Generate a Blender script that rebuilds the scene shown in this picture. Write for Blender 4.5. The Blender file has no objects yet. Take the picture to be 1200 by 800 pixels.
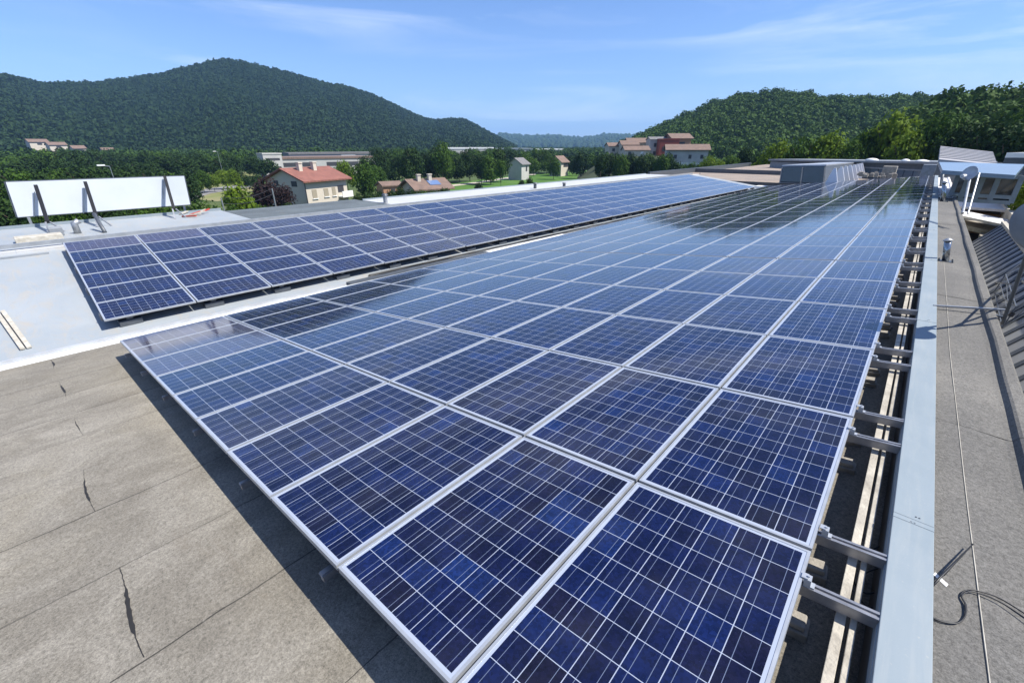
import bpy, math, random
import numpy as np
from mathutils import Vector, Matrix
random.seed(7); rng = np.random.default_rng(7)
SC = bpy.context.scene
R_ = math.radians
# ---------------------------------------------------------------- camera
F = 511.395                                   # focal length in pixels of a 1200 x 800 picture
CAM = np.array([-0.0852, -0.6403, 1.9564])
RX = np.array([0.7463096, 0.6655940, -0.0025680])      # camera right, down, forward in world axes
RY = np.array([0.2697291, -0.3059615, -0.9130355])
RZ = np.array([-0.6084967, 0.6807145, -0.4078720])
cd = bpy.data.cameras.new('camera'); cam = bpy.data.objects.new('camera', cd); SC.collection.objects.link(cam)
cam.matrix_world = Matrix(((RX[0], -RY[0], -RZ[0], CAM[0]), (RX[1], -RY[1], -RZ[1], CAM[1]),
                           (RX[2], -RY[2], -RZ[2], CAM[2]), (0, 0, 0, 1)))
cd.sensor_fit = 'HORIZONTAL'; cd.sensor_width = 36.0; cd.lens = 36.0 * F / 1200
cd.clip_start = 0.05; cd.clip_end = 20000
SC.camera = cam
# ---------------------------------------------------------------- light
SUN_EL, SUN_AZ = R_(54), R_(60)               # azimuth from +Y towards +X
sd = Vector((math.cos(SUN_EL) * math.sin(SUN_AZ), math.cos(SUN_EL) * math.cos(SUN_AZ), math.sin(SUN_EL)))
sl = bpy.data.lights.new('sun', 'SUN'); sl.energy = 5.0; sl.angle = R_(0.53); sl.color = (1.0, 0.955, 0.88)
so = bpy.data.objects.new('sun', sl); SC.collection.objects.link(so)
so.rotation_euler = sd.to_track_quat('Z', 'Y').to_euler(); so.location = (0, 0, 50)
W = bpy.data.worlds.new('World'); SC.world = W; W.use_nodes = True
nt = W.node_tree; N = nt.nodes; L = nt.links
for n in list(N): N.remove(n)
wo = N.new('ShaderNodeOutputWorld'); bg = N.new('ShaderNodeBackground'); sky = N.new('ShaderNodeTexSky')
sky.sky_type = 'NISHITA'; sky.sun_disc = False; sky.sun_elevation = SUN_EL; sky.sun_rotation = SUN_AZ
sky.altitude = 150; sky.air_density = 1.0; sky.dust_density = 0.25; sky.ozone_density = 3.0
bg.inputs['Strength'].default_value = 0.092
tc = N.new('ShaderNodeTexCoord')
sx = N.new('ShaderNodeSeparateXYZ'); L.new(tc.outputs['Generated'], sx.inputs[0])
def wm(op, a, b=None):
    m = N.new('ShaderNodeMath'); m.operation = op
    for i, v in enumerate((a, b)):
        if v is None: continue
        if isinstance(v, (int, float)): m.inputs[i].default_value = v
        else: L.new(v, m.inputs[i])
    return m.outputs[0]
az_ = wm('ARCTAN2', sx.outputs[0], sx.outputs[1])
cb = N.new('ShaderNodeCombineXYZ'); L.new(wm('MULTIPLY', az_, 1.5), cb.inputs[0]); L.new(wm('MULTIPLY', sx.outputs[2], 13.0), cb.inputs[1]); L.new(wm('MULTIPLY', az_, .4), cb.inputs[2])
mp = N.new('ShaderNodeMapping'); mp.inputs['Rotation'].default_value = (0, 0, R_(4)); mp.inputs['Location'].default_value = (9.1, 7.7, 8)
L.new(cb.outputs[0], mp.inputs[0])
n1 = N.new('ShaderNodeTexNoise'); n1.inputs['Scale'].default_value = 1.0; n1.inputs['Detail'].default_value = 9; n1.inputs['Roughness'].default_value = .62; n1.inputs['Distortion'].default_value = .9
L.new(mp.outputs[0], n1.inputs['Vector'])
n2 = N.new('ShaderNodeTexNoise'); n2.inputs['Scale'].default_value = .8; n2.inputs['Detail'].default_value = 2
L.new(cb.outputs[0], n2.inputs['Vector'])
r1 = N.new('ShaderNodeMapRange'); r1.inputs[1].default_value = .44; r1.inputs[2].default_value = .70; L.new(n1.outputs['Fac'], r1.inputs[0])
r2 = N.new('ShaderNodeMapRange'); r2.inputs[1].default_value = .38; r2.inputs[2].default_value = .60; L.new(n2.outputs['Fac'], r2.inputs[0])
cf = wm('MULTIPLY', wm('MULTIPLY', r1.outputs[0], r2.outputs[0]), .62)
mx = N.new('ShaderNodeMix'); mx.data_type = 'RGBA'; mx.inputs['B'].default_value = (8.2, 8.8, 9.6, 1)
tint = N.new('ShaderNodeMix'); tint.data_type = 'RGBA'; tint.blend_type = 'MULTIPLY'; tint.inputs['Factor'].default_value = 1
tint.inputs['B'].default_value = (.80, .92, 1.20, 1)
L.new(sky.outputs[0], tint.inputs['A'])
L.new(cf, mx.inputs['Factor']); L.new(tint.outputs['Result'], mx.inputs['A']); L.new(mx.outputs['Result'], bg.inputs[0]); L.new(bg.outputs[0], wo.inputs[0])
SC.view_settings.view_transform = 'Standard'; SC.view_settings.look = 'None'; SC.view_settings.gamma = 1
SC.view_settings.use_curve_mapping = False; SC.view_settings.exposure = 0.72
SC.render.engine = 'CYCLES'
SC.cycles.max_bounces = 6; SC.cycles.transparent_max_bounces = 6
# ---------------------------------------------------------------- pixel helpers (1200 x 800 photograph pixels -> places in the world)
def ray(px, py): return RX * (px - 600) / F + RY * (py - 400) / F + RZ
def onz(px, py, z):
    d = ray(px, py); return CAM + d * (z - CAM[2]) / d[2]
def atD(px, py, D):
    d = ray(px, py); return CAM + d * D / math.hypot(d[0], d[1])
def pix(p):
    q = np.array(p, float) - CAM; w = q @ RZ
    return 600 + F * (q @ RX) / w, 400 + F * (q @ RY) / w
def gxy(px, D):
    p = atD(px, 171, D); return p[0], p[1]
def zrow(x, y, py):
    """height above (x, y) that shows on picture row py"""
    a, b = -400., 2500.
    for _ in range(60):
        m = (a + b) / 2
        q = np.array((x, y, m)) - CAM
        if q @ RZ > 0 and pix((x, y, m))[1] > py: a = m
        else: b = m
    return (a + b) / 2
# ---------------------------------------------------------------- object helpers
def tag(o, label=None, cat=None, group=None, kind=None):
    if label: o['label'] = label
    if cat: o['category'] = cat
    if group: o['group'] = group
    if kind: o['kind'] = kind
    return o
def empty(name, loc, label, cat, group=None, rot=(0, 0, 0)):
    o = bpy.data.objects.new(name, None); SC.collection.objects.link(o); o.location = loc; o.rotation_euler = rot
    o.empty_display_size = .2
    return tag(o, label, cat, group)
class MB:
    def __init__(s): s.v = []; s.f = []; s.m = []; s.uv = None
    def add(s, vs, fs, mi=0):
        b = len(s.v); s.v += [tuple(map(float, v)) for v in vs]; s.f += [tuple(b + i for i in f) for f in fs]; s.m += [mi] * len(fs); return s
    def hexa(s, b, t, mi=0):                     # four bottom corners, four top corners, both counter-clockwise from above
        n = len(b)
        fs = [tuple(reversed(range(n))), tuple(range(n, 2 * n))] + [(i, (i + 1) % n, n + (i + 1) % n, n + i) for i in range(n)]
        return s.add(list(b) + list(t), fs, mi)
    def box(s, x0, x1, y0, y1, z0, z1, mi=0, T=None):
        b = [(x0, y0, z0), (x1, y0, z0), (x1, y1, z0), (x0, y1, z0)]; t = [(x, y, z1) for x, y, _ in b]
        if T: b = [T(*p) for p in b]; t = [T(*p) for p in t]
        return s.hexa(b, t, mi)
    def tube(s, pts, r, n=8, mi=0, caps=True):
        pts = [Vector(p) for p in pts]; rs = r if isinstance(r, (list, tuple)) else [r] * len(pts); base = len(s.v)
        up = Vector((0, 0, 1))
        for i, p in enumerate(pts):
            d = (pts[min(i + 1, len(pts) - 1)] - pts[max(i - 1, 0)]).normalized()
            a = d.cross(up); a = a.normalized() if a.length > 1e-4 else Vector((1, 0, 0)); b = a.cross(d)
            for k in range(n):
                t = 2 * math.pi * k / n; s.v.append(tuple(p + (a * math.cos(t) + b * math.sin(t)) * rs[i]))
        for i in range(len(pts) - 1):
            for k in range(n):
                s.f.append((base + i * n + k, base + (i + 1) * n + k, base + (i + 1) * n + (k + 1) % n, base + i * n + (k + 1) % n)); s.m.append(mi)
        if caps:
            s.f.append(tuple(base + k for k in range(n))); s.m.append(mi)
            e = base + (len(pts) - 1) * n; s.f.append(tuple(e + k for k in reversed(range(n)))); s.m.append(mi)
        return s
    def bar(s, a, b, w, h, mi=0):                 # rectangular bar from a to b
        a = Vector(a); b = Vector(b); d = (b - a).normalized(); u = d.cross(Vector((0, 0, 1)))
        u = u.normalized() if u.length > 1e-4 else Vector((1, 0, 0)); v = u.cross(d)
        c = [(-1, -1), (1, -1), (1, 1), (-1, 1)]
        return s.hexa([a + u * i * w / 2 + v * j * h / 2 for i, j in c], [b + u * i * w / 2 + v * j * h / 2 for i, j in c], mi)
    def build(s, name, mats, parent=None, smooth=False, label=None, bevel=0):
        me = bpy.data.meshes.new(name)
        off = Vector(parent.location) if parent and parent.parent is None else (Vector(parent.parent.location) if parent and parent.parent else Vector((0, 0, 0)))
        me.from_pydata([tuple(Vector(v) - off) for v in s.v], [], s.f)
        if not isinstance(mats, (list, tuple)): mats = [mats]
        for m in mats: me.materials.append(m)
        me.polygons.foreach_set('material_index', s.m)
        if smooth: me.polygons.foreach_set('use_smooth', [True] * len(s.f))
        me.update()
        o = bpy.data.objects.new(name, me); SC.collection.objects.link(o)
        if parent: o.parent = parent
        if label: o['label'] = label
        if bevel:
            bv = o.modifiers.new('bevel', 'BEVEL'); bv.width = bevel; bv.segments = 2; bv.limit_method = 'ANGLE'
        return o
def fix_normals(o):
    import bmesh
    bm = bmesh.new(); bm.from_mesh(o.data); bmesh.ops.recalc_face_normals(bm, faces=bm.faces); bm.to_mesh(o.data); bm.free()
def copy_tree(o, parent=None):
    c = o.copy(); SC.collection.objects.link(c)
    if parent: c.parent = parent
    for ch in kids[o.name]: copy_tree(ch, c) if ch.name in kids else link_leaf(ch, c)
    return c
kids = {}
def link_leaf(ch, c):
    d = ch.copy(); SC.collection.objects.link(d); d.parent = c
ORD = 'first second third fourth fifth sixth seventh eighth ninth tenth eleventh twelfth thirteenth fourteenth fifteenth sixteenth seventeenth eighteenth nineteenth twentieth'.split()
for t_ in ('twenty', 'thirty', 'forty', 'fifty', 'sixty'):
    if t_ != 'twenty': ORD.append({'thirty': 'thirtieth', 'forty': 'fortieth', 'fifty': 'fiftieth', 'sixty': 'sixtieth'}[t_])
    ORD += [t_ + '-' + o for o in ORD[:9]]
# ---------------------------------------------------------------- materials
def mat(name, col, rough=.7, metal=0., noise=None, bump=None, spec=.5, col2=None, nscale=5., detail=6, coords='Object', nlo=.35, nhi=.65):
    m = bpy.data.materials.new(name); m.use_nodes = True; t = m.node_tree; b = t.nodes['Principled BSDF']
    b.inputs['Base Color'].default_value = (*col, 1); b.inputs['Roughness'].default_value = rough; b.inputs['Metallic'].default_value = metal
    b.inputs['Specular IOR Level'].default_value = spec
    c = t.nodes.new('ShaderNodeTexCoord')
    if col2:
        n = t.nodes.new('ShaderNodeTexNoise'); n.inputs['Scale'].default_value = nscale; n.inputs['Detail'].default_value = detail; n.inputs['Roughness'].default_value = .6
        t.links.new(c.outputs[coords], n.inputs['Vector'])
        r = t.nodes.new('ShaderNodeMapRange'); r.inputs[1].default_value = nlo; r.inputs[2].default_value = nhi; t.links.new(n.outputs['Fac'], r.inputs[0])
        x = t.nodes.new('ShaderNodeMix'); x.data_type = 'RGBA'; x.inputs['A'].default_value = (*col, 1); x.inputs['B'].default_value = (*col2, 1)
        t.links.new(r.outputs[0], x.inputs['Factor']); t.links.new(x.outputs['Result'], b.inputs['Base Color'])
    if bump:
        n = t.nodes.new('ShaderNodeTexNoise'); n.inputs['Scale'].default_value = bump[0]; n.inputs['Detail'].default_value = 4
        t.links.new(c.outputs[coords], n.inputs['Vector'])
        u = t.nodes.new('ShaderNodeBump'); u.inputs['Strength'].default_value = bump[1]; u.inputs['Distance'].default_value = bump[2]
        t.links.new(n.outputs['Fac'], u.inputs['Height']); t.links.new(u.outputs[0], b.inputs['Normal'])
    return m
class NT:
    def __init__(s, m): s.t = m.node_tree; s.N = s.t.nodes; s.L = s.t.links; s.b = s.N['Principled BSDF']
    def _in(s, sock, v):
        if isinstance(v, (int, float)): sock.default_value = v
        elif isinstance(v, tuple): sock.default_value = v
        else: s.L.new(v, sock)
    def m(s, op, a, b=None, c=None):
        n = s.N.new('ShaderNodeMath'); n.operation = op
        for i, v in enumerate((a, b, c)):
            if v is not None: s._in(n.inputs[i], v)
        return n.outputs[0]
    def noise(s, vec, scale, detail=4, rough=.55, dist=0):
        n = s.N.new('ShaderNodeTexNoise'); n.inputs['Scale'].default_value = scale; n.inputs['Detail'].default_value = detail
        n.inputs['Roughness'].default_value = rough; n.inputs['Distortion'].default_value = dist; s.L.new(vec, n.inputs['Vector']); return n.outputs['Fac']
    def rng(s, v, a, b, c=0., d=1.):
        n = s.N.new('ShaderNodeMapRange'); s.L.new(v, n.inputs[0])
        for i, q in enumerate((a, b, c, d)): n.inputs[i + 1].default_value = q
        return n.outputs[0]
    def mix(s, f, a, b, blend='MIX'):
        n = s.N.new('ShaderNodeMix'); n.data_type = 'RGBA'; n.blend_type = blend
        s._in(n.inputs['Factor'], f); s._in(n.inputs['A'], a); s._in(n.inputs['B'], b); return n.outputs['Result']
    def vec(s, x, y, z):
        n = s.N.new('ShaderNodeCombineXYZ')
        for i, q in enumerate((x, y, z)): s._in(n.inputs[i], q)
        return n.outputs[0]
    def scale(s, v, k):
        n = s.N.new('ShaderNodeMapping'); s.L.new(v, n.inputs[0]); n.inputs['Scale'].default_value = k; return n.outputs[0]
def newmat(name, rough=.7, metal=0, spec=.5):
    m = bpy.data.materials.new(name); m.use_nodes = True; n = NT(m); n.b.inputs['Roughness'].default_value = rough
    n.b.inputs['Metallic'].default_value = metal; n.b.inputs['Specular IOR Level'].default_value = spec; return m, n
M = {}
M['alu'] = mat('anodised_aluminium', (.47, .49, .515), .42, .45, col2=(.37, .39, .415), nscale=5)
M['rail'] = mat('mill_aluminium', (.40, .40, .41), .42, .7, col2=(.26, .26, .27), nscale=9)
M['galv'] = mat('galvanised_steel', (.42, .43, .44), .45, .7, col2=(.32, .33, .34), nscale=12)
M['pipe'] = mat('stainless_pipe', (.35, .37, .39), .18, .95)
M['fin'] = mat('translucent_white_fin', (.82, .83, .84), .4)
M['offwhite'] = mat('off_white_render', (.46, .45, .42), .85, col2=(.38, .37, .35), nscale=.3)
M['beam'] = mat('weathered_beam', (.50, .46, .38), .8, col2=(.30, .27, .22), nscale=7, bump=(60, .5, .01))
M['concrete'] = mat('concrete', (.36, .33, .28), .9, col2=(.22, .2, .17), nscale=9, bump=(50, .6, .01))
M['black'] = mat('black_rubber', (.012, .012, .013), .45)
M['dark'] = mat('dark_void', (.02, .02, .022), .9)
M['white'] = mat('white_paint', (.78, .78, .76), .55, col2=(.66, .66, .64), nscale=2)
M['grey'] = mat('grey_paint', (.26, .28, .30), .5, col2=(.20, .215, .23), nscale=4)
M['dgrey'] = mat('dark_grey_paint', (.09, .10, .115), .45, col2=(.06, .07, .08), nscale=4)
def copingmat():
    m, n = newmat('blue_grey_metal_sheet', .6, 0, .3); co = n.N.new('ShaderNodeTexCoord').outputs['Object']
    f = n.noise(co, 1.6, 6, .6, .4); st = n.noise(n.scale(co, (14, 1.2, 1)), 1.0, 7, .7, .5); sp = n.noise(co, 60, 4, .6)
    col = n.mix(n.rng(f, .35, .65), (.235, .275, .30, 1), (.205, .248, .275, 1)); col = n.mix(n.rng(st, .5, .8, 0, .55), col, (.31, .33, .33, 1)); col = n.mix(n.rng(sp, .62, .74, 0, .5), col, (.36, .36, .33, 1))
    n.L.new(col, n.b.inputs['Base Color']); n.L.new(n.rng(st, .3, .7, .5, .72), n.b.inputs['Roughness'])
    bp = n.N.new('ShaderNodeBump'); bp.inputs['Strength'].default_value = .25; bp.inputs['Distance'].default_value = .02; n.L.new(n.noise(n.scale(co, (2, .8, 1)), 2.0, 3), bp.inputs['Height']); n.L.new(bp.outputs[0], n.b.inputs['Normal'])
    return m
M['coping'] = copingmat()
M['glass'] = mat('window_glass', (.02, .03, .035), .06, 0, spec=.8)
M['plank'] = mat('weathered_wood', (.5, .47, .4), .8, col2=(.36, .33, .27), nscale=8)
M['cream'] = mat('cream_render', (.50, .45, .37), .85, col2=(.54, .48, .39), nscale=.4)
M['greyrender'] = mat('grey_render', (.45, .44, .42), .85, col2=(.36, .35, .34), nscale=.5)
M['red'] = mat('red_render', (.27, .06, .042), .85, col2=(.2, .045, .03), nscale=.3)
M['orange'] = mat('orange_render', (.40, .22, .13), .85)
M['brownwall'] = mat('brown_wall', (.28, .16, .1), .85, col2=(.2, .11, .07), nscale=.4)
M['shutter'] = mat('shutter', (.30, .26, .19), .7)
M['trim'] = mat('dark_trim', (.04, .04, .045), .6)
M['redw'] = mat('red_scrap', (.4, .05, .03), .6)

def rooftile(name, a, b):
    m, n = newmat(name, .85); c = n.N.new('ShaderNodeTexCoord').outputs['Object']
    w = n.N.new('ShaderNodeTexWave'); w.inputs['Scale'].default_value = 1.6; w.inputs['Distortion'].default_value = .6; n.L.new(c, w.inputs['Vector'])
    f = n.noise(c, .9, 5); col = n.mix(n.rng(f, .35, .65), (*a, 1), (*b, 1)); n.L.new(n.mix(.25, col, w.outputs['Color'], 'MULTIPLY'), n.b.inputs['Base Color']); return m
M['tile_red'] = rooftile('red_roof_tile', (.27, .11, .082), (.20, .08, .06))
M['tile_tan'] = rooftile('tan_roof_tile', (.22, .145, .11), (.16, .11, .085))
M['tile_grey'] = rooftile('grey_roof', (.2, .19, .19), (.15, .145, .145))

# solar cells: six by ten polycrystalline cells, two busbars each
PW, PH = .990, 1.642
def cellmat(name='solar_cells', d0=0., d1=.02, dc=(.45, .43, .38, 1)):
    m, n = newmat(name, .055, 0, .5)
    uv = n.N.new('ShaderNodeUVMap'); uv.uv_map = 'UVMap'
    s = n.N.new('ShaderNodeSeparateXYZ'); n.L.new(uv.outputs[0], s.inputs[0])
    oi = n.N.new('ShaderNodeObjectInfo'); at = n.N.new('ShaderNodeAttribute'); at.attribute_name = 'pid'
    rnd = n.m('ADD', n.m('MULTIPLY', oi.outputs['Random'], 97.0), at.outputs['Fac'])
    px = (PW - .06) / 6; py = (PH - .062) / 10
    u = n.m('DIVIDE', n.m('SUBTRACT', s.outputs[0], .030), px); v = n.m('DIVIDE', n.m('SUBTRACT', s.outputs[1], .031), py)
    fu = n.m('FRACT', u); fv = n.m('FRACT', v)
    wn = n.N.new('ShaderNodeTexWhiteNoise'); wn.noise_dimensions = '4D'
    n.L.new(n.vec(n.m('FLOOR', u), n.m('FLOOR', v), 3.0), wn.inputs['Vector']); n.L.new(rnd, wn.inputs['W'])
    cr = n.N.new('ShaderNodeValToRGB'); e = cr.color_ramp; e.elements[0].position = 0; e.elements[0].color = (.0045, .0042, .016, 1)
    e.elements[1].position = 1; e.elements[1].color = (.0045, .0145, .070, 1)
    for p, c in ((.22, (.0035, .005, .026, 1)), (.72, (.0035, .0066, .036, 1)), (.93, (.004, .0095, .052, 1))):
        q = e.elements.new(p); q.color = c
    n.L.new(wn.outputs['Value'], cr.inputs[0])
    # crystal grain
    vo = n.N.new('ShaderNodeTexVoronoi'); vo.inputs['Scale'].default_value = 70; n.L.new(n.vec(s.outputs[0], s.outputs[1], rnd), vo.inputs['Vector'])
    sv = n.N.new('ShaderNodeSeparateColor'); n.L.new(vo.outputs['Color'], sv.inputs[0])
    grain = n.rng(sv.outputs[0], 0, 1, .72, 1.35)
    gc = n.N.new('ShaderNodeCombineColor')
    for i in range(3): n.L.new(grain, gc.inputs[i])
    big = n.noise(n.vec(s.outputs[0], s.outputs[1], rnd), 6, 3)
    col = n.mix(1.0, cr.outputs[0], gc.outputs[0], 'MULTIPLY')
    bv = n.N.new('ShaderNodeHueSaturation'); n.L.new(col, bv.inputs['Color']); n.L.new(n.rng(big, .3, .7, .75, 1.3), bv.inputs['Value'])
    col = bv.outputs[0]
    def line(f, c, w): return n.m('LESS_THAN', n.m('ABSOLUTE', n.m('SUBTRACT', f, c)), w)
    bus = n.m('MAXIMUM', line(fu, .25, .0085), line(fu, .75, .0085))
    gap = n.m('MAXIMUM', n.m('GREATER_THAN', n.m('ABSOLUTE', n.m('SUBTRACT', fu, .5)), .487), n.m('GREATER_THAN', n.m('ABSOLUTE', n.m('SUBTRACT', fv, .5)), .488))
    out = n.m('MAXIMUM', n.m('GREATER_THAN', n.m('ABSOLUTE', n.m('SUBTRACT', u, 3.0)), 3.0), n.m('GREATER_THAN', n.m('ABSOLUTE', n.m('SUBTRACT', v, 5.0)), 5.0))
    col = n.mix(bus, col, (.125, .155, .23, 1)); col = n.mix(n.m('MAXIMUM', gap, out), col, (.33, .37, .45, 1))
    dust_tint = n.noise(n.vec(s.outputs[0], s.outputs[1], rnd), 2.2, 6, .7)
    col = n.mix(n.rng(dust_tint, .45, .8, d0, d1), col, dc)  # faint dust on the plain cells, a stronger grey-purple tint on the variant
    n.L.new(col, n.b.inputs['Base Color'])
    n.L.new(n.rng(dust_tint, .35, .75, .045, .10), n.b.inputs['Roughness'])
    # textured solar glass keeps only part of a clear pane's mirror
    n.b.inputs['IOR'].default_value = 1.5
    return m
M['cells'] = cellmat(); M['grey_purple'] = cellmat('grey_purple_solar_cells', .20, .34, (.20, .175, .215, 1))  # second material: same cells mixed towards grey-purple

# bitumen roofing
def bitumen(name, a, b, c, seams=True, seam_dir='x', off=0., patch=.5):
    m, n = newmat(name, .92, 0, .25); co = n.N.new('ShaderNodeTexCoord').outputs['Object']
    s = n.N.new('ShaderNodeSeparateXYZ'); n.L.new(co, s.inputs[0])
    f1 = n.noise(co, .45, 7, .62, .4); f2 = n.m('ADD', n.m('MULTIPLY', n.noise(co, 150, 4, .8), .5), n.m('MULTIPLY', n.noise(co, 48, 4, .8), .5)); f3 = n.noise(n.scale(co, (1.3, .8, 1)), 1.4, 8, .72, .8)
    col = n.mix(n.rng(f1, .42, .58), (*a, 1), (*b, 1)); col = n.mix(n.rng(f3, .42, .64, 0, patch), col, (*c, 1))
    g = n.rng(f2, .36, .64, .42, 1.58); gc = n.N.new('ShaderNodeCombineColor')
    for i in range(3): n.L.new(g, gc.inputs[i])
    col = n.mix(1.0, col, gc.outputs[0], 'MULTIPLY')
    if seams:
        fl = n.m('FLOOR', n.m('ADD', s.outputs[0 if seam_dir == 'x' else 1], off + 200.5)); sd2 = n.m('GREATER_THAN', s.outputs[1 if seam_dir == 'x' else 0], -.89)
        wq = n.N.new('ShaderNodeTexWhiteNoise'); wq.noise_dimensions = '2D'; n.L.new(n.vec(fl, sd2, 0.0), wq.inputs['Vector'])
        tq = n.rng(wq.outputs['Value'], 0, 1, .86, 1.12); tc2 = n.N.new('ShaderNodeCombineColor')
        for i in range(3): n.L.new(tq, tc2.inputs[i])
        col = n.mix(1.0, col, tc2.outputs[0], 'MULTIPLY')
        w = n.noise(co, 2.2, 5, .6); wob = n.m('MULTIPLY', n.m('SUBTRACT', w, .5), .05)
        x = n.m('ADD', n.m('ADD', s.outputs[0 if seam_dir == 'x' else 1], off), wob); fx = n.m('FRACT', n.m('ADD', x, 200.0))
        ww = n.rng(n.noise(co, 1.3, 3), .3, .7, .0015, .0085)
        ln = n.m('LESS_THAN', n.m('ABSOLUTE', n.m('SUBTRACT', fx, .5)), ww)
        edge = n.m('LESS_THAN', n.m('ABSOLUTE', n.m('SUBTRACT', fx, .47)), .05)
        col = n.mix(n.m('MULTIPLY', edge, .12), col, (.10, .09, .075, 1))
        vis = n.rng(n.noise(n.scale(co, (1.0, .35, 1)), 1.1, 2), .36, .52, .15, .95)
        col = n.mix(n.m('MULTIPLY', ln, vis), col, (.025, .022, .02, 1))
        st2 = n.noise(co, .9, 8, .75, 1.2); col = n.mix(n.rng(st2, .58, .72, 0, .45), col, (.15, .125, .095, 1)); st3 = n.noise(co, 5.0, 6, .8, .8); col = n.mix(n.rng(st3, .66, .74, 0, .5), col, (.40, .37, .32, 1))
    n.L.new(col, n.b.inputs['Base Color'])
    bp = n.N.new('ShaderNodeBump'); bp.inputs['Strength'].default_value = .7; bp.inputs['Distance'].default_value = .004
    n.L.new(n.m('ADD', f2, n.m('MULTIPLY', f1, 3.0)), bp.inputs['Height']); n.L.new(bp.outputs[0], n.b.inputs['Normal'])
    return m
M['bitumen'] = bitumen('bitumen_sheet', (.235, .212, .168), (.185, .168, .138), (.29, .268, .225), off=.1, patch=.75)
M['bitumen_strip'] = bitumen('grey_bitumen_strip', (.17, .162, .146), (.13, .125, .115), (.105, .102, .095), seams=False)
M['bitumen_far'] = bitumen('weathered_far_roof', (.30, .24, .19), (.24, .2, .17), (.2, .18, .16), seams=False)
M['bitumen_slate'] = bitumen('slate_grey_roofing', (.105, .125, .135), (.085, .1, .11), (.13, .15, .16), seams=True, off=.3)

def membrane(name, a, b, st):
    m, n = newmat(name, .5, 0, .4); co = n.N.new('ShaderNodeTexCoord').outputs['Object']
    s = n.N.new('ShaderNodeSeparateXYZ'); n.L.new(co, s.inputs[0])
    f = n.noise(co, .5, 6, .6, .5); col = n.mix(n.rng(f, .35, .65), (*a, 1), (*b, 1))
    f2 = n.noise(n.scale(co, (1, 2.5, 1)), 1.3, 7, .7, .7); col = n.mix(n.rng(f2, .50, .70, 0, .75), col, (*st, 1)); f4 = n.noise(co, 2.6, 7, .75, 1.0); col = n.mix(n.rng(f4, .60, .74, 0, .45), col, (st[0] * .6, st[1] * .62, st[2] * .62, 1))
    fx = n.m('FRACT', n.m('ADD', s.outputs[1], 100.3)); ln = n.m('LESS_THAN', n.m('ABSOLUTE', n.m('SUBTRACT', fx, .5)), .012)
    fx2 = n.m('FRACT', n.m('ADD', n.m('MULTIPLY', s.outputs[0], .5), 100.1)); ln2 = n.m('LESS_THAN', n.m('ABSOLUTE', n.m('SUBTRACT', fx2, .5)), .006)
    col = n.mix(n.m('MULTIPLY', n.m('MAXIMUM', ln, ln2), .4), col, (.3, .33, .35, 1)); n.L.new(col, n.b.inputs['Base Color'])
    bp = n.N.new('ShaderNodeBump'); bp.inputs['Strength'].default_value = .4; bp.inputs['Distance'].default_value = .02; n.L.new(f2, bp.inputs['Height']); n.L.new(bp.outputs[0], n.b.inputs['Normal'])
    return m
M['membrane'] = membrane('pale_blue_membrane', (.32, .345, .36), (.275, .305, .325), (.36, .33, .28))
M['white_membrane'] = membrane('white_membrane', (.50, .50, .49), (.43, .44, .44), (.44, .42, .39))
M['white_strip'] = mat('white_painted_roofing', (.72, .70, .69), .7, col2=(.6, .57, .56), nscale=3)
M['standing_seam'] = mat('zinc_sheet', (.33, .34, .335), .6, 0, col2=(.27, .275, .275), nscale=1.2)

def leaf(name, a, b, tr=.25):
    m = bpy.data.materials.new(name); m.use_nodes = True; t = m.node_tree; n = NT(m); b_ = n.b; b_.inputs['Roughness'].default_value = .65; b_.inputs['Specular IOR Level'].default_value = .06
    at = n.N.new('ShaderNodeAttribute'); at.attribute_name = 'tone'; oi = n.N.new('ShaderNodeObjectInfo')
    f = n.m('FRACT', n.m('ADD', at.outputs['Fac'], n.m('MULTIPLY', oi.outputs['Random'], .6)))
    f = n.m('ADD', n.m('MULTIPLY', at.outputs['Fac'], .7), n.m('MULTIPLY', oi.outputs['Random'], .3))
    col = n.mix(f, (*a, 1), (*b, 1)); n.L.new(col, b_.inputs['Base Color'])
    tl = n.N.new('ShaderNodeBsdfTranslucent'); n.L.new(col, tl.inputs[0]); mx = n.N.new('ShaderNodeMixShader'); mx.inputs[0].default_value = tr
    n.L.new(b_.outputs[0], mx.inputs[1]); n.L.new(tl.outputs[0], mx.inputs[2]); n.L.new(mx.outputs[0], n.N['Material Output'].inputs[0])
    return m
M['leaf_dark'] = leaf('dark_foliage', (.014, .032, .010), (.034, .064, .016), .15)
M['leaf_mid'] = leaf('mid_foliage', (.030, .068, .012), (.072, .128, .020), .25)
M['leaf_bright'] = leaf('bright_foliage', (.070, .130, .012), (.165, .230, .024), .35)
M['leaf_purple'] = leaf('purple_foliage', (.028, .018, .020), (.050, .034, .032))
M['leaf_hill'] = leaf('hillside_foliage', (.015, .034, .013), (.034, .062, .018), 0.15)
M['leaf_hill2'] = leaf('near_hillside_foliage', (.018, .044, .012), (.075, .130, .020), .15)
M['bark'] = mat('bark', (.09, .065, .045), .9, col2=(.05, .04, .03), nscale=8)

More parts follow.
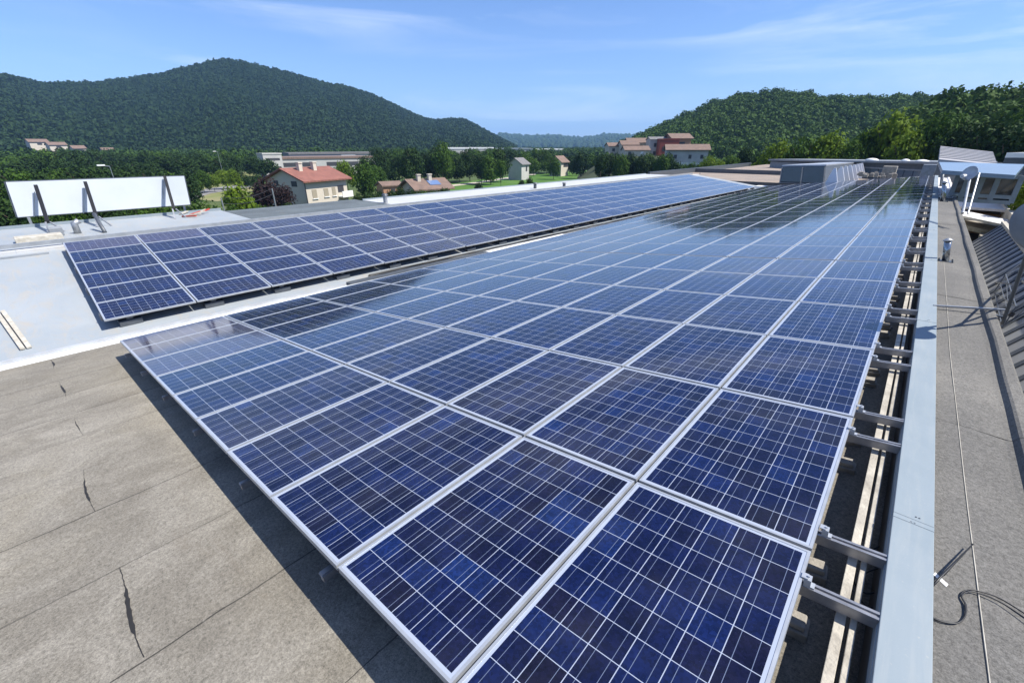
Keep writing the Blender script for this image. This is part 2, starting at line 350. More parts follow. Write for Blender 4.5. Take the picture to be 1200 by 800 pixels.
# ================================================================= SETTING
GZ = -10.5
HAZE = .00014
def ground():
    m, n = newmat('meadow', .95, 0, .2); co = n.N.new('ShaderNodeTexCoord').outputs['Object']
    f = n.noise(co, .012, 6); g = n.noise(co, .25, 6)
    col = n.mix(n.rng(f, .4, .6), (.055, .09, .025, 1), (.10, .12, .04, 1)); col = n.mix(n.rng(g, .35, .65, 0, .6), col, (.035, .065, .02, 1)); n.L.new(col, n.b.inputs['Base Color'])
    mb = MB(); k = 24; rs = [0, 60, 150, 400, 1000, 3000, 9000]
    mb.v = [(0, 0, GZ)]
    for r in rs[1:]:
        for a in range(k): mb.v.append((r * math.cos(2 * math.pi * a / k), r * math.sin(2 * math.pi * a / k), GZ))
    for a in range(k): mb.f.append((0, 1 + a, 1 + (a + 1) % k)); mb.m.append(0)
    for i in range(len(rs) - 2):
        for a in range(k):
            b = 1 + i * k; c = b + k; mb.f.append((b + a, c + a, c + (a + 1) % k, b + (a + 1) % k)); mb.m.append(0)
    tag(mb.build('ground', m), kind='structure')
ground()
def sheet(name, pts_px, mtl, dz, kind='structure', label=None):
    mb = MB(); p = [onz(x, y, GZ + dz) for x, y in pts_px]; mb.add(p, [tuple(range(len(p)))]); o = mb.build(name, mtl); fix_normals(o); tag(o, label=label, kind=kind); return o
fm, n = newmat('crop_field', .95, 0, .2); co = n.N.new('ShaderNodeTexCoord').outputs['Object']
n.L.new(n.mix(n.rng(n.noise(co, .08, 6), .35, .65), (.05, .125, .02, 1), (.085, .16, .03, 1)), n.b.inputs['Base Color'])
sheet('field', [(470, 236), (470, 219), (520, 216), (600, 206), (700, 199), (760, 203), (700, 216), (600, 230)], fm, .04)
fm2, n = newmat('dry_meadow', .95, 0, .2); co = n.N.new('ShaderNodeTexCoord').outputs['Object']
n.L.new(n.mix(n.rng(n.noise(co, .1, 6), .35, .65), (.14, .17, .05, 1), (.22, .20, .10, 1)), n.b.inputs['Base Color'])
sheet('meadow', [(215, 232), (215, 206), (262, 200), (300, 203), (300, 226), (255, 236)], fm2, .04)
M['road'] = mat('asphalt_road', (.22, .21, .20), .9, col2=(.17, .165, .16), nscale=.5)
M['path'] = mat('gravel_path', (.42, .38, .30), .95)
sheet('road', [(205, 231), (243, 221), (300, 214), (300, 218), (246, 227), (205, 240)], M['road'], .08)
sheet('path', [(480, 221), (520, 217.5), (560, 213), (608, 206), (628, 203.5), (628, 204.6), (608, 207.6), (560, 215), (520, 219.5), (480, 223.5)], M['path'], .09)

# ---- hills
def interp(tab, x):
    xs = [a for a, _ in tab]; ys = [b for _, b in tab]; return float(np.interp(x, xs, ys))
class Hill:
    """terrain that climbs from a foot at distance d0 to a crest at distance d1; the crest heights are real heights of the range"""
    def __init__(s, tab, d0, d1, tree_h, seed, back=1.5, gully=.05, pw=1.0):
        s.tab = tab; s.d0 = d0; s.d1 = d1; s.seed = seed; s.back = back; s.gully = gully; s.pw = pw
        r = np.random.default_rng(seed); s.ph = r.uniform(0, 6.28, 12); s.am = r.uniform(.4, 1, 12)
        az, zt = [], []
        for px in np.linspace(tab[0][0], tab[-1][0], 240):
            d = ray(px, interp(tab, px)); az.append(math.atan2(d[0], d[1])); zt.append(CAM[2] + s.dist(px) * d[2] / math.hypot(d[0], d[1]) - tree_h)
        s.az = np.array(az); s.zt = np.array(zt)
    def dist(s, px): return s.d1
    def h(s, az, t):
        zt = np.interp(az, s.az, s.zt); zt = np.maximum(zt - GZ, 1)
        up = np.where(t <= 1, np.clip(t, 0, 1) ** s.pw, 1 - .55 * (t - 1) / (s.back - 1) * 1.2)
        r = s.d0 + (s.d1 - s.d0) * t
        g = 0
        for k in range(6):
            fr = (5 + 6 * k); g = g + s.am[k] / (1 + k * .5) * np.sin(az * fr * 2 + s.ph[k] + 2.2 * np.sin(t * 3 + s.ph[k + 5]))
        g = g * s.gully * np.clip(t, 0, 1) * np.clip((1 - np.clip(t, 0, 1)) * 2.5, 0, 1)
        return GZ - 1 + zt * (up + g * .6), r
    def mesh(s, name, mtl, na=160, ntt=40):
        A, T = np.meshgrid(np.linspace(s.az[0], s.az[-1], na), np.linspace(0, s.back, ntt), indexing='ij')
        Z, R = s.h(A, T); X = CAM[0] + R * np.sin(A); Y = CAM[1] + R * np.cos(A)
        mb = MB(); mb.v = list(zip(X.ravel().tolist(), Y.ravel().tolist(), Z.ravel().tolist()))
        for i in range(na - 1):
            for j in range(ntt - 1):
                a = i * ntt + j; mb.f.append((a, a + 1, a + ntt + 1, a + ntt)); mb.m.append(0)
        o = mb.build(name, mtl, smooth=True); tag(o, kind='structure'); return o
    def points(s, n, seed, tmin=0, tmax=1.08):
        r = np.random.default_rng(seed); az = r.uniform(s.az[0], s.az[-1], n)
        # even density over the ground: area grows with distance
        q = r.uniform(0, 1, n); ra = s.d0 + (s.d1 - s.d0) * tmin; rb = s.d0 + (s.d1 - s.d0) * tmax
        rr = np.sqrt(ra * ra + q * (rb * rb - ra * ra)); t = (rr - s.d0) / (s.d1 - s.d0)
        Z, R = s.h(az, t); return np.stack([CAM[0] + R * np.sin(az), CAM[1] + R * np.cos(az), Z], 1)
soil = mat('forest_floor', (.03, .045, .018), .95, col2=(.045, .06, .022), nscale=.02)

def ico(sub, seed, rough=.28):
    import bmesh
    bm = bmesh.new(); bmesh.ops.create_icosphere(bm, subdivisions=sub, radius=1.0)
    r = random.Random(seed); from mathutils import noise as mn
    off = Vector((r.uniform(0, 50), r.uniform(0, 50), r.uniform(0, 50)))
    for v in bm.verts:
        k = 1 + rough * mn.noise(v.co * 1.7 + off) * 1.6 + rough * mn.noise(v.co * 4.5 + off) * 1.1
        v.co *= k
        if v.co.z < -.4: v.co.z = -.4 + (v.co.z + .4) * .3
    V = np.array([v.co[:] for v in bm.verts]); Fc = np.array([[q.index for q in f.verts] for f in bm.faces]); bm.free(); return V, Fc
def leafclump(n, seed, size, lumps=8, squash=.85):
    """a crown of n separate leaf sprays spread over lumps; unit radius"""
    r = np.random.default_rng(seed)
    c = r.normal(size=(lumps, 3)); c /= np.linalg.norm(c, axis=1)[:, None]; c *= r.uniform(.35, .68, (lumps, 1)); c[:, 2] *= squash
    c[0] = (0, 0, .35); rad = r.uniform(.28, .5, lumps); rad[0] = .5
    k = r.choice(lumps, n, p=rad ** 2 / (rad ** 2).sum())
    d = r.normal(size=(n, 3)); d /= np.linalg.norm(d, axis=1)[:, None]
    p = c[k] + d * (rad[k] * r.uniform(.62, 1.08, n))[:, None]
    nrm = d + r.normal(size=(n, 3)) * .55 + np.array([0, 0, .35]); nrm /= np.linalg.norm(nrm, axis=1)[:, None]
    a = np.cross(nrm, r.normal(size=(n, 3))); a /= np.linalg.norm(a, axis=1)[:, None]; b = np.cross(nrm, a)
    s1 = size * r.uniform(.6, 1.4, (n, 1)); s2 = s1 * r.uniform(.45, .9, (n, 1))
    V = np.stack([p - a * s1, p - b * s2 + nrm * s2 * .2, p + a * s1, p + b * s2 - nrm * s2 * .2], 1).reshape(-1, 3)
    Fc = np.arange(n * 4).reshape(n, 4); tone = np.repeat(np.clip(.5 + .35 * r.normal(size=n) * .6 + (r.uniform(0, 1, lumps)[k] - .5) * .5, 0, 1), 4)
    return V, Fc, tone
def np_mesh(name, V, Fc, tone, mtl, smooth=False):
    me = bpy.data.meshes.new(name); nv, nf, k = len(V), len(Fc), Fc.shape[1]
    me.vertices.add(nv); me.vertices.foreach_set('co', V.astype(np.float32).ravel())
    me.loops.add(nf * k); me.loops.foreach_set('vertex_index', Fc.astype(np.int32).ravel())
    me.polygons.add(nf); me.polygons.foreach_set('loop_start', np.arange(0, nf * k, k, dtype=np.int32)); me.polygons.foreach_set('loop_total', np.full(nf, k, np.int32))
    at = me.attributes.new('tone', 'FLOAT', 'POINT'); at.data.foreach_set('value', tone.astype(np.float32))
    me.materials.append(mtl); me.update(calc_edges=True)
    if smooth: me.polygons.foreach_set('use_smooth', [True] * nf)
    return me
def forest(name, pts, temps, rlo, rhi, mtl, label, lift=.5, seed=1, smooth=False, zs=(.8, 1.25)):
    r = np.random.default_rng(seed); Vs, Fs, Ts = [], [], []; base = 0
    for p in pts:
        t = temps[r.integers(len(temps))]; V, Fc = t[0], t[1]; s = rlo + (rhi - rlo) * r.uniform(0, 1) ** 1.6; a = r.uniform(0, 6.28); zsq = r.uniform(*zs)
        ca, sa = math.cos(a) * s, math.sin(a) * s
        W_ = np.stack([V[:, 0] * ca - V[:, 1] * sa + p[0], V[:, 0] * sa + V[:, 1] * ca + p[1], V[:, 2] * s * zsq + p[2] + s * lift], 1)
        Vs.append(W_); Fs.append(Fc + base); base += len(V); tn = float(np.clip(.45 + .28 * math.sin(p[0] * .017 + 2 * math.sin(p[1] * .011)) * math.sin(p[1] * .021 + p[2] * .03) + r.normal() * .28, 0, 1.25))
        Ts.append(np.full(len(V), tn) if len(t) < 3 else np.clip(t[2] * .6 + tn * .5 - .05, 0, 1))
    me = np_mesh(name, np.concatenate(Vs), np.concatenate(Fs), np.concatenate(Ts), mtl, smooth)
    o = bpy.data.objects.new(name, me); SC.collection.objects.link(o); tag(o, label, 'forest' if 'forest' in name else 'trees', kind='stuff'); return o
ico2 = [ico(2, i, .34) for i in range(8)]; ico3 = [ico(3, 20 + i, .36) for i in range(6)]
clump_s = [leafclump(400, 40 + i, .125, 10) for i in range(6)]
clump_f = [leafclump(56, 140 + i, .27, 5) for i in range(8)]
clump_m = [leafclump(800, 60 + i, .095, 12) for i in range(6)]

H1 = Hill([(-500, 60), (-300, 66), (-150, 76), (-60, 74), (0, 83), (20, 88), (45, 93), (75, 94), (110, 93), (150, 89), (185, 84), (215, 76), (245, 69), (265, 66), (285, 69), (310, 76), (345, 84), (385, 95), (410, 100), (440, 110), (470, 124), (490, 134), (510, 139), (530, 137), (545, 138), (560, 146), (580, 157), (605, 169)], 520, 1150, 8, 3, gully=.12)
H1.mesh('left_mountain', soil)
forest('hillside_forest', H1.points(42000, 5, 0, 1.04), clump_f, 3.0, 6.4, M['leaf_hill'], 'dense dark green forest covering the high wooded mountain on the left', seed=2, zs=(.85, 1.3))
H2 = Hill([(560, 163), (590, 158), (620, 161), (650, 160), (680, 163), (710, 159), (740, 160), (770, 163), (800, 168)], 2300, 3300, 8, 9, gully=.1)
H2.mesh('far_hill', soil, 80, 16)
forest('far_hill_forest', H2.points(2600, 15, 0, 1.04), ico2, 10, 17, M['leaf_hill'], 'bluish forest on the farthest low hill in the gap between the wooded slopes', seed=8)
H3 = Hill([(728, 168), (738, 164), (750, 157), (770, 147), (800, 133), (830, 120), (855, 112), (880, 107), (905, 104), (930, 108), (950, 107), (975, 112), (1000, 114), (1030, 112), (1060, 112), (1090, 110), (1120, 114), (1160, 112), (1220, 110), (1300, 106), (1450, 100), (1700, 96)], 250, 470, 6, 4, gully=.10)
H3.mesh('right_hill', soil, 120, 30)
forest('wooded_hill_forest', H3.points(5600, 6, 0, 1.04), clump_s, 3.0, 7.0, M['leaf_hill2'], 'green woodland covering the rounded hill on the right behind the village', seed=3)
H4 = Hill([(1000, 168), (1040, 150), (1075, 134), (1104, 121), (1125, 112), (1150, 107), (1180, 104), (1200, 102), (1260, 96), (1350, 88), (1500, 80), (1750, 84)], 95, 190, 5, 12, gully=.05)
H4.mesh('near_hill', soil, 90, 24)
forest('near_slope_forest', H4.points(1150, 7, 0, 1.05), clump_m, 2.6, 6.2, M['leaf_hill2'], 'darker trees massed on the nearest slope at the right edge', seed=4)
# flat valley wood between the belts of single trees and the hills
def belt_pts(n, x0, x1, d0, d1, seed):
    r = np.random.default_rng(seed); out = []
    while len(out) < n:
        px = r.uniform(x0, x1); D = math.sqrt(r.uniform(d0 * d0, d1 * d1)); x, y = gxy(px, D); out.append((x, y, GZ + r.uniform(0.5, 2.5)))
    return out
forest('valley_forest', belt_pts(1500, -120, 600, 330, 620, 21) + belt_pts(500, 580, 760, 380, 900, 22) + belt_pts(260, 600, 760, 900, 2200, 23), clump_s, 4.2, 6.2, M['leaf_hill2'], 'wood filling the valley floor below the left mountain', seed=5, lift=.75)

# ================================================================= THE BUILDING WE STAND ON
T1 = math.tan(R_(6.676)); S1 = R_(6.676); S2 = R_(-7.517); T2 = math.tan(R_(7.517)); YAW = R_(-1.3182)
A2O = Vector((-12.0587, .0251, -1.3209))
cy_, sy_ = math.cos(YAW), math.sin(YAW)
def L2(x, y, z=0.):                             # frame of the second roof: x across (0 at the low array edge), y along
    return (A2O.x + x * cy_ - y * sy_, A2O.y + x * sy_ + y * cy_, z)
Y0, Y1 = -7.0, 50.0
bld = empty('industrial_building', (-10, 20, GZ), 'long low factory building whose sloping roofs carry the solar panels', 'building')
def z1(x): return T1 * x - .33
VX = .60                                         # local x of the valley edge, in the second roof's frame
# first roof: bitumen sheet slope, fine strips so that the valley edge can follow the second roof
mb = MB(); Na = 24
for i in range(Na):
    ya = Y0 + (Y1 - Y0) * i / Na; yb = Y0 + (Y1 - Y0) * (i + 1) / Na
    xa = L2(VX, ya)[0]; xb = L2(VX, yb)[0]
    mb.add([(xa, ya, z1(xa)), (.31, ya, z1(.31)), (.31, yb, z1(.31)), (xb, yb, z1(xb))], [(0, 1, 2, 3)])
roof1 = mb.build('bitumen_roof', M['bitumen'], bld)
# open joints between the roofing rolls
mb = MB()
def crack(xa, xb, y, w, seed):
    r = random.Random(seed); n = 26; lo, hi = [], []
    for k in range(n + 1):
        t = k / n; x = xa + (xb - xa) * t; ww = w * (.18 + (.55 if .3 < t < .75 else 0) + .5 * math.exp(-((t - .55) / .16) ** 2)) * r.uniform(.65, 1.2)
        yy = y + .012 * math.sin(t * 5 + seed) + r.uniform(-.0025, .0025); lo.append((x, yy - ww / 2, z1(x) + .004)); hi.append((x, yy + ww / 2, z1(x) + .004))
    mb.add(lo + hi, [(i, i + 1, n + 2 + i, n + 1 + i) for i in range(n)])
for xa, xb, y, w, sd_ in ((-3.60, -2.62, -.885, .024, 1), (-5.6, -4.6, -.925, .016, 2), (-7.5, -6.6, -.855, .007, 3), (-9.5, -8.5, -.89, .022, 4), (-11.4, -10.6, -.92, .025, 5), (-5.55, -4.7, -2.1, .02, 6)):
    crack(xa, xb, y, w, sd_)
mb.build('open_joint', mat('bare_bitumen', (.018, .016, .014), .7), bld)
# valley kerb: folded metal with two bright lips
kerb = MB()
zk = z1(L2(VX, 0)[0])
for (xa, xb, za, zb) in ((VX + .02, VX - .05, zk - .02, zk + .075), (VX - .05, VX - .10, zk + .075, zk + .07), (VX - .10, VX - .30, zk + .02, zk + .03), (VX - .30, VX - .36, zk + .055, zk + .055)):
    pa, pb, pc, pd = L2(xa, Y0, za), L2(xa, Y1 - 3, za), L2(xb, Y1 - 3, zb), L2(xb, Y0, zb)
    lo = lambda p: (p[0], p[1], p[2] - .12)
    kerb.hexa([lo(pd), lo(pa), lo(pb), lo(pc)], [pd, pa, pb, pc])
o = kerb.build('valley_flashing', mat('folded_zinc', (.50, .52, .53), .5, .2, col2=(.40, .41, .42), nscale=3), bld); fix_normals(o)
# second roof: pale membrane
z2 = lambda x: A2O.z - .27 - T2 * x
mb = MB(); mb.add([L2(VX - .30, Y0, z2(VX - .3)), L2(VX - .30, Y1 - 3, z2(VX - .3)), L2(-6.45, Y1 - 3, z2(-6.45)), L2(-6.45, Y0, z2(-6.45))], [(0, 1, 2, 3)])
mb.build('membrane_roof', M['membrane'], bld)
# ridge: flat flashing, raised box bar
rz = z2(-6.45)
mb = MB(); mb.box(-6.95, -6.40, Y0, Y1 - 3, rz - .1, rz + .06, T=lambda x, y, z: L2(x, y, z)); mb.build('ridge_flashing', M['white_membrane'], bld)
mb = MB(); mb.box(-6.78, -6.66, Y0, Y1 - 4, rz + .12, rz + .22, T=lambda x, y, z: L2(x, y, z))
for k in range(28): y = Y0 + 1 + k * 2.0; mb.box(-6.76, -6.68, y, y + .1, rz + .05, rz + .125, T=lambda x, y, z: L2(x, y, z))
mb.build('cable_tray', M['grey'], bld)
# third roof, beyond the ridge: pale, slate and white bays
R3 = rz - .06; EX = -12.9
mb = MB(); mb.box(EX, -6.9, Y0, 5.9, R3 - .3, R3, T=L2); mb.build('pale_roof_bay', M['membrane'], bld)
mb = MB(); mb.box(EX + .3, -6.9, 5.95, 12.6, R3 - .3, R3 - .01, T=L2); mb.build('slate_roof_bay', M['bitumen_slate'], bld)
mb = MB(); mb.box(EX + 1.2, -6.9, 12.65, 46, R3 - .3, R3 + .005, T=L2); mb.build('white_roof_bay', M['white_membrane'], bld)
mb = MB(); mb.box(EX - .12, EX, Y0, 5.9, R3 - .5, R3 + .10, T=L2); mb.box(EX + 1.1, EX + 1.2, 12.65, 46, R3 - .5, R3 + .07, T=L2); mb.build('eave_upstand', M['coping'], bld)
# low step on the membrane in front of the array
mb = MB(); mb.box(-6.1, -6.02, Y0, -.35, z2(-6.0) - .02, z2(-6.0) + .05, T=L2); mb.build('membrane_step', M['grey'], bld)
# right hand coping and strip
M2 = MB()
ys = [Y0, -1.9, 2.284, 6.45, 10.6, 14.8, 19.0, 23.2, 27.4, 31.6, 35.8, 40.0, 44.2]
for a, b in zip(ys[:-1], ys[1:]):
    M2.box(.295, .475, a, b - .006, -.03, 0)
    M2.box(.293, .300, a, b - .006, -.10, -.0305)
cop = M2.build('metal_coping', M['coping'], bld, bevel=.004)
for y in ys[1:-1]:
    for q in (-.035, .03):
        for x in (.375, .39): mb = MB(); mb.tube([(x + .02 * (q > 0), y + q, 0), (x + .02 * (q > 0), y + q, .003)], .0045, 8); mb.build('screw', M['dgrey'], cop)
    mb = MB(); mb.box(.296, .474, y - .045, y - .0065, .0005, .0022); mb.build('joint_cover', M['coping'], cop)
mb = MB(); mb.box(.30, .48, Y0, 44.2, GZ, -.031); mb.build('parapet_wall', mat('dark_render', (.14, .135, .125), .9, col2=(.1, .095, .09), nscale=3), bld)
def striprange(a, b, name, mtl, dz=0.):
    prof = [(.475, -.045), (.70, -.05), (.885, -.062), (.925, -.058), (.948, -.018), (.965, -.006), (1.03, -.004), (1.05, -.02), (1.052, -.35)]
    n = len(prof); ky = max(2, int((b - a) / .6)); mb = MB(); r = random.Random(5)
    for j in range(ky + 1):
        y = a + (b - a) * j / ky; wob = .006 * math.sin(y * 1.3) + .004 * math.sin(y * 3.1 + 1)
        for i, (x, z) in enumerate(prof): mb.v.append((x + (wob if 2 <= i <= 5 else 0), y, z + dz + (r.uniform(-.0025, .0025) if i in (1, 2, 6) else 0)))
    for j in range(ky):
        for i in range(n - 1): mb.f.append((j * n + i, j * n + i + 1, (j + 1) * n + i + 1, (j + 1) * n + i)); mb.m.append(0)
    return mb.build(name, mtl, bld, smooth=False)
cuts = [Y0, .35, 3.83, 8.1, 12.3, 16.6, 21.2, 25.7]
for k in range(len(cuts) - 1): striprange(cuts[k], cuts[k + 1] - .008, 'bitumen_strip', M['bitumen_strip'], .0015 * (k % 2))
striprange(25.7, 42.0, 'white_strip', M['white_strip'], .004)
mb = MB(); mb.box(.48, 1.048, Y0, 42, GZ, -.075); mb.build('side_wall', M['greyrender'], bld)
# walls under the roofs
mb = MB(); mb.box(EX + .3, .3, Y0 + .3, 45, GZ, -3.2, T=lambda x, y, z: L2(x, y, z)); mb.box(-11, .29, Y0 + .3, Y1 - 1, GZ, -2.4)
mb.build('outer_wall', M['greyrender'], bld)
mb = MB(); mb.box(EX + .05, -7, Y0 + .2, 45.5, -3.2, R3 - .31, T=L2); mb.build('back_wall', M['cream'], bld)
# ================================================================= SOLAR PANELS
def panel_mesh():
    fr = MB(); w, h, t, lip = PW, PH, .040, .0145
    fr.box(0, lip, 0, h, -t, 0); fr.box(w - lip, w, 0, h, -t, 0); fr.box(lip, w - lip, 0, lip, -t, 0); fr.box(lip, w - lip, h - lip, h, -t, 0)
    gl = MB(); gl.box(lip, w - lip, lip, h - lip, -.010, -.0025)
    return fr, gl
def uvset(me, verts_local):
    uv = me.uv_layers.new(name='UVMap'); li = np.zeros(len(me.loops), np.int32); me.loops.foreach_get('vertex_index', li)
    uv.data.foreach_set('uv', verts_local[li][:, :2].astype(np.float32).ravel())
fr, gl = panel_mesh()
def panel_T(arr, i, j):
    gapy = .034 if i >= 6 else 0
    if arr == 1:
        d = -(j + 1) * 1.01 + .01; loc = Vector((d * math.cos(S1), i * 1.667 + gapy, d * math.sin(S1))); e = [0, -S1, 0]
    else:
        d = -(j + 1) * 1.01 + .01; y = i * 1.667 + gapy; q = L2(d * math.cos(S2), y); loc = Vector((q[0], q[1], A2O.z + d * math.sin(S2))); e = [0, -S2, YAW]
    r = random.Random(1000 * arr + 31 * i + j); loc.z += r.uniform(-.0015, .0015)
    rowtilt = random.Random(50 * arr + i).uniform(-.0022, .0022)
    e[0] += rowtilt + r.uniform(-.0009, .0009); e[1] += r.uniform(-.0009, .0009)
    return loc, e
NR = 26
cand = []
for arr, nc in ((1, 10), (2, 6)):
    for i in range(NR):
        for j in range(nc):
            if arr == 1 and i == NR - 1 and j > 7: pass
            loc, e = panel_T(arr, i, j); c = loc + Vector((.5, .8, 0)); dd = np.linalg.norm(np.array(c) - CAM); px_, py_ = pix(c)
            inside = -120 < px_ < 1320 and py_ < 1100
            cand.append((1.0 / dd ** 3 if inside else 0, arr, i, j, loc, e))
cand.sort(key=lambda c: -c[0])
proto = None
for k, (_, arr, i, j, loc, e) in enumerate(cand[:300]):
    lab = ('panel of the large array, %s row from the front, %s column from right' if arr == 1 else 'panel of the small left array, %s row from front, %s column from right') % (ORD[i], ORD[j])
    if arr == 1 and j == 9: lab = 'panel of the large array, %s row from the front, leftmost column' % ORD[i]
    grp = 'solar panels of the large right array' if arr == 1 else 'solar panels of the small left array'
    if proto is None:
        root = bpy.data.objects.new('solar_panel', None); SC.collection.objects.link(root); root.empty_display_size = .2
        pf = fr.build('frame', M['alu']); pf.parent = root; pg = gl.build('cell_sheet', M['cells']); pg.parent = root
        uvset(pg.data, np.array(gl.v)); proto = root; pk = [pf, pg]
    else:
        root = proto.copy(); SC.collection.objects.link(root)
        for q in pk:
            c = q.copy(); SC.collection.objects.link(c); c.parent = root
            if q is pg and ((arr == 2 and j == 5 and i < 2) or (arr == 1 and i == 0 and j > 6)): c.material_slots[0].link = 'OBJECT'; c.material_slots[0].material = M['grey_purple']
    root.location = loc; root.rotation_euler = e; tag(root, lab, 'solar panel', grp)
from mathutils import Euler
fv, gv, fvf, gvf, pid, guv = [], [], [], [], [], []
for k, (_, arr, i, j, loc, e) in enumerate(cand[300:]):
    Mx = Matrix.Translation(loc) @ Euler(e).to_matrix().to_4x4()
    b = len(fv); fv += [tuple(Mx @ Vector(v)) for v in fr.v]; fvf += [tuple(b + q for q in f) for f in fr.f]
    b = len(gv); gv += [tuple(Mx @ Vector(v)) for v in gl.v]; gvf += [tuple(b + q for q in f) for f in gl.f]; pid += [k * 1.37] * len(gl.v); guv += gl.v
rest = bpy.data.meshes.new('solar_panels'); nb = len(fv)
rest.from_pydata(fv + gv, [], fvf + [tuple(nb + q for q in f) for f in gvf]); rest.materials.append(M['alu']); rest.materials.append(M['cells'])
rest.polygons.foreach_set('material_index', [0] * len(fvf) + [1] * len(gvf)); a = rest.attributes.new('pid', 'FLOAT', 'POINT'); a.data.foreach_set('value', [0.] * nb + pid)
uvset(rest, np.array([(0, 0, 0)] * nb + guv)); rest.update()
o = bpy.data.objects.new('solar_panel', rest); SC.collection.objects.link(o); tag(o, 'farthest solar panels at the back end of both arrays, too small to tell apart', 'solar panels', kind='stuff')

# ---- mounting rails across the first array, seen in the trough at its right edge
def P1(x, y, n):                                 # point on the first array's plane, n metres along its normal
    return (x * math.cos(S1) - n * math.sin(S1), y, x * math.sin(S1) + n * math.cos(S1))
first = None
rl = MB(); x0, x1 = -10.05, .30
T = lambda x, y, z: P1(x, y, z)
rl.box(x0, x1, -.021, .021, -.104, -.050, T=T); rl.box(x0, x1, -.024, -.009, -.050, -.041, T=T); rl.box(x0, x1, .009, .024, -.050, -.041, T=T)
cl = MB(); cl.box(.004, .034, -.020, .020, -.041, .004, T=T); cl.box(.034, .05, -.018, .018, -.041, -.033, T=T); cl.box(-.008, .020, -.018, .018, .0045, .009, T=T)
cl.tube([P1(.02, 0, .009), P1(.02, 0, .016)], .006, 6)
pos = []
for i in range(NR):
    g = .034 if i >= 6 else 0
    pos += [(i, 0, i * 1.667 + g + .20), (i, 1, i * 1.667 + g + 1.45)]
for i, h_, y in pos:
    if first is None:
        root = bpy.data.objects.new('mounting_rail', None); SC.collection.objects.link(root)
        a = rl.build('rail', M['rail']); a.parent = root; b = cl.build('clamp', M['alu']); b.parent = root; first = root; fk = [a, b]
    else:
        root = first.copy(); SC.collection.objects.link(root)
        for q in fk: c = q.copy(); SC.collection.objects.link(c); c.parent = root
    root.location = (random.uniform(-.012, .012), y, 0)
    tag(root, 'aluminium rail under the %s near the %s end of the %s panel row' % ('large array', ('front', 'back')[h_], ORD[i]), 'rail', 'rails under the large array')
# beams running lengthways
for k in range(7):
    xb = -.74 - 1.455 * k; mb = MB(); mb.box(xb - .02, xb + .02, -.045, 43.2, -.19, -.130, T=T); mb.box(xb - .026, xb + .026, -.05, 43.2, -.148, -.140, T=T)
    tag(mb.build('support_beam', M['rail']), 'aluminium beam poking out under the front edge of the large array, %s from the right' % ORD[k], 'beam', 'beams under the large array')
for k, xb in enumerate((.160, .210)):
    w = (.021, .013)[k]; mb = MB(); r = random.Random(k)
    for q in range(9): mb.box(xb - w, xb + w, -1.5 + q * 5, 3.49 + q * 5, -.20, -.130, T=T)
    tag(mb.build('support_beam', M['beam'], bevel=.003), ('wide beige beam in the trough beside the solar panels', 'thin beige beam in the trough next to the blue-grey coping')[k], 'beam', 'beige beams in the trough')
# ballast blocks under the rails
k = 0
bproto = None
for i in range(0, 15):
    for s_ in (0, 1):
        y = i * 1.667 + (.16, 1.42)[s_] + random.uniform(-.05, .05)
        if bproto is None:
            mb = MB(); mb.box(-.075, .06, -.06, .06, 0, .05); mb.box(-.06, .045, -.045, .045, .051, .085); bproto = mb.build('concrete_block', M['concrete'], bevel=.008); o = bproto
        else: o = bproto.copy(); SC.collection.objects.link(o)
        o.location = (.045 + random.uniform(-.015, .015), y, z1(.045) - .005); o.rotation_euler = (0, -S1, random.uniform(-.12, .12))
        tag(o, 'grey concrete block in the trough under the %s rail from the front' % ORD[2 * i + s_], 'block', 'ballast blocks in the trough')
# supports under the second array's low edge
bproto = None
for i in range(0, 27):
    y = i * 1.667 + random.uniform(.25, .45)
    if bproto is None:
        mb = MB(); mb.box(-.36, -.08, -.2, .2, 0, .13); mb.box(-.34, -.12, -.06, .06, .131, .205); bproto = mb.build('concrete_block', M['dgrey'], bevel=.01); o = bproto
    else: o = bproto.copy(); SC.collection.objects.link(o)
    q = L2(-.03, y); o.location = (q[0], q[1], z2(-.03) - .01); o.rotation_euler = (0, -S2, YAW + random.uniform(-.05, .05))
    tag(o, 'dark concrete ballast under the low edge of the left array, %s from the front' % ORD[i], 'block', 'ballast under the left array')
for k in range(4):
    xb = -.5 - 1.65 * k; mb = MB(); mb.box(xb - .025, xb + .025, -.03, 43.3, -.20, -.042, T=lambda x, y, z: tuple(Vector(L2(x * math.cos(S2) , y, A2O.z + x * math.sin(S2) + z))))
    tag(mb.build('support_beam', M['rail']), 'aluminium beam under the left array, %s from its low edge' % ORD[k], 'beam', 'beams under the left array')
mb = MB()
for k in range(5):
    pts = [L2(.10 + .05 * math.sin(t * 1.1 + k) + .03 * k, 6 + t * 1.2, z2(.1) + .03 + .01 * k) for t in range(28)]
    mb.tube(pts, .018, 6)
tag(mb.build('cable_bundle', M['black']), 'black cables lying along the valley under the left array', 'cables')
# grey capping piece and pale board lying in the valley
mb = MB(); mb.box(VX - .34, VX - .08, 5.2, 10.6, zk + .06, zk + .10, T=L2); tag(mb.build('roofing_strip', M['dgrey']), 'dark grey strip lying in the valley beside the array edge', 'strip')
mb = MB(); mb.box(VX - .36, VX - .02, 10.7, 15.4, zk + .06, zk + .09, T=L2); tag(mb.build('roofing_strip', M['white']), 'white board lying in the valley between the two arrays', 'board')

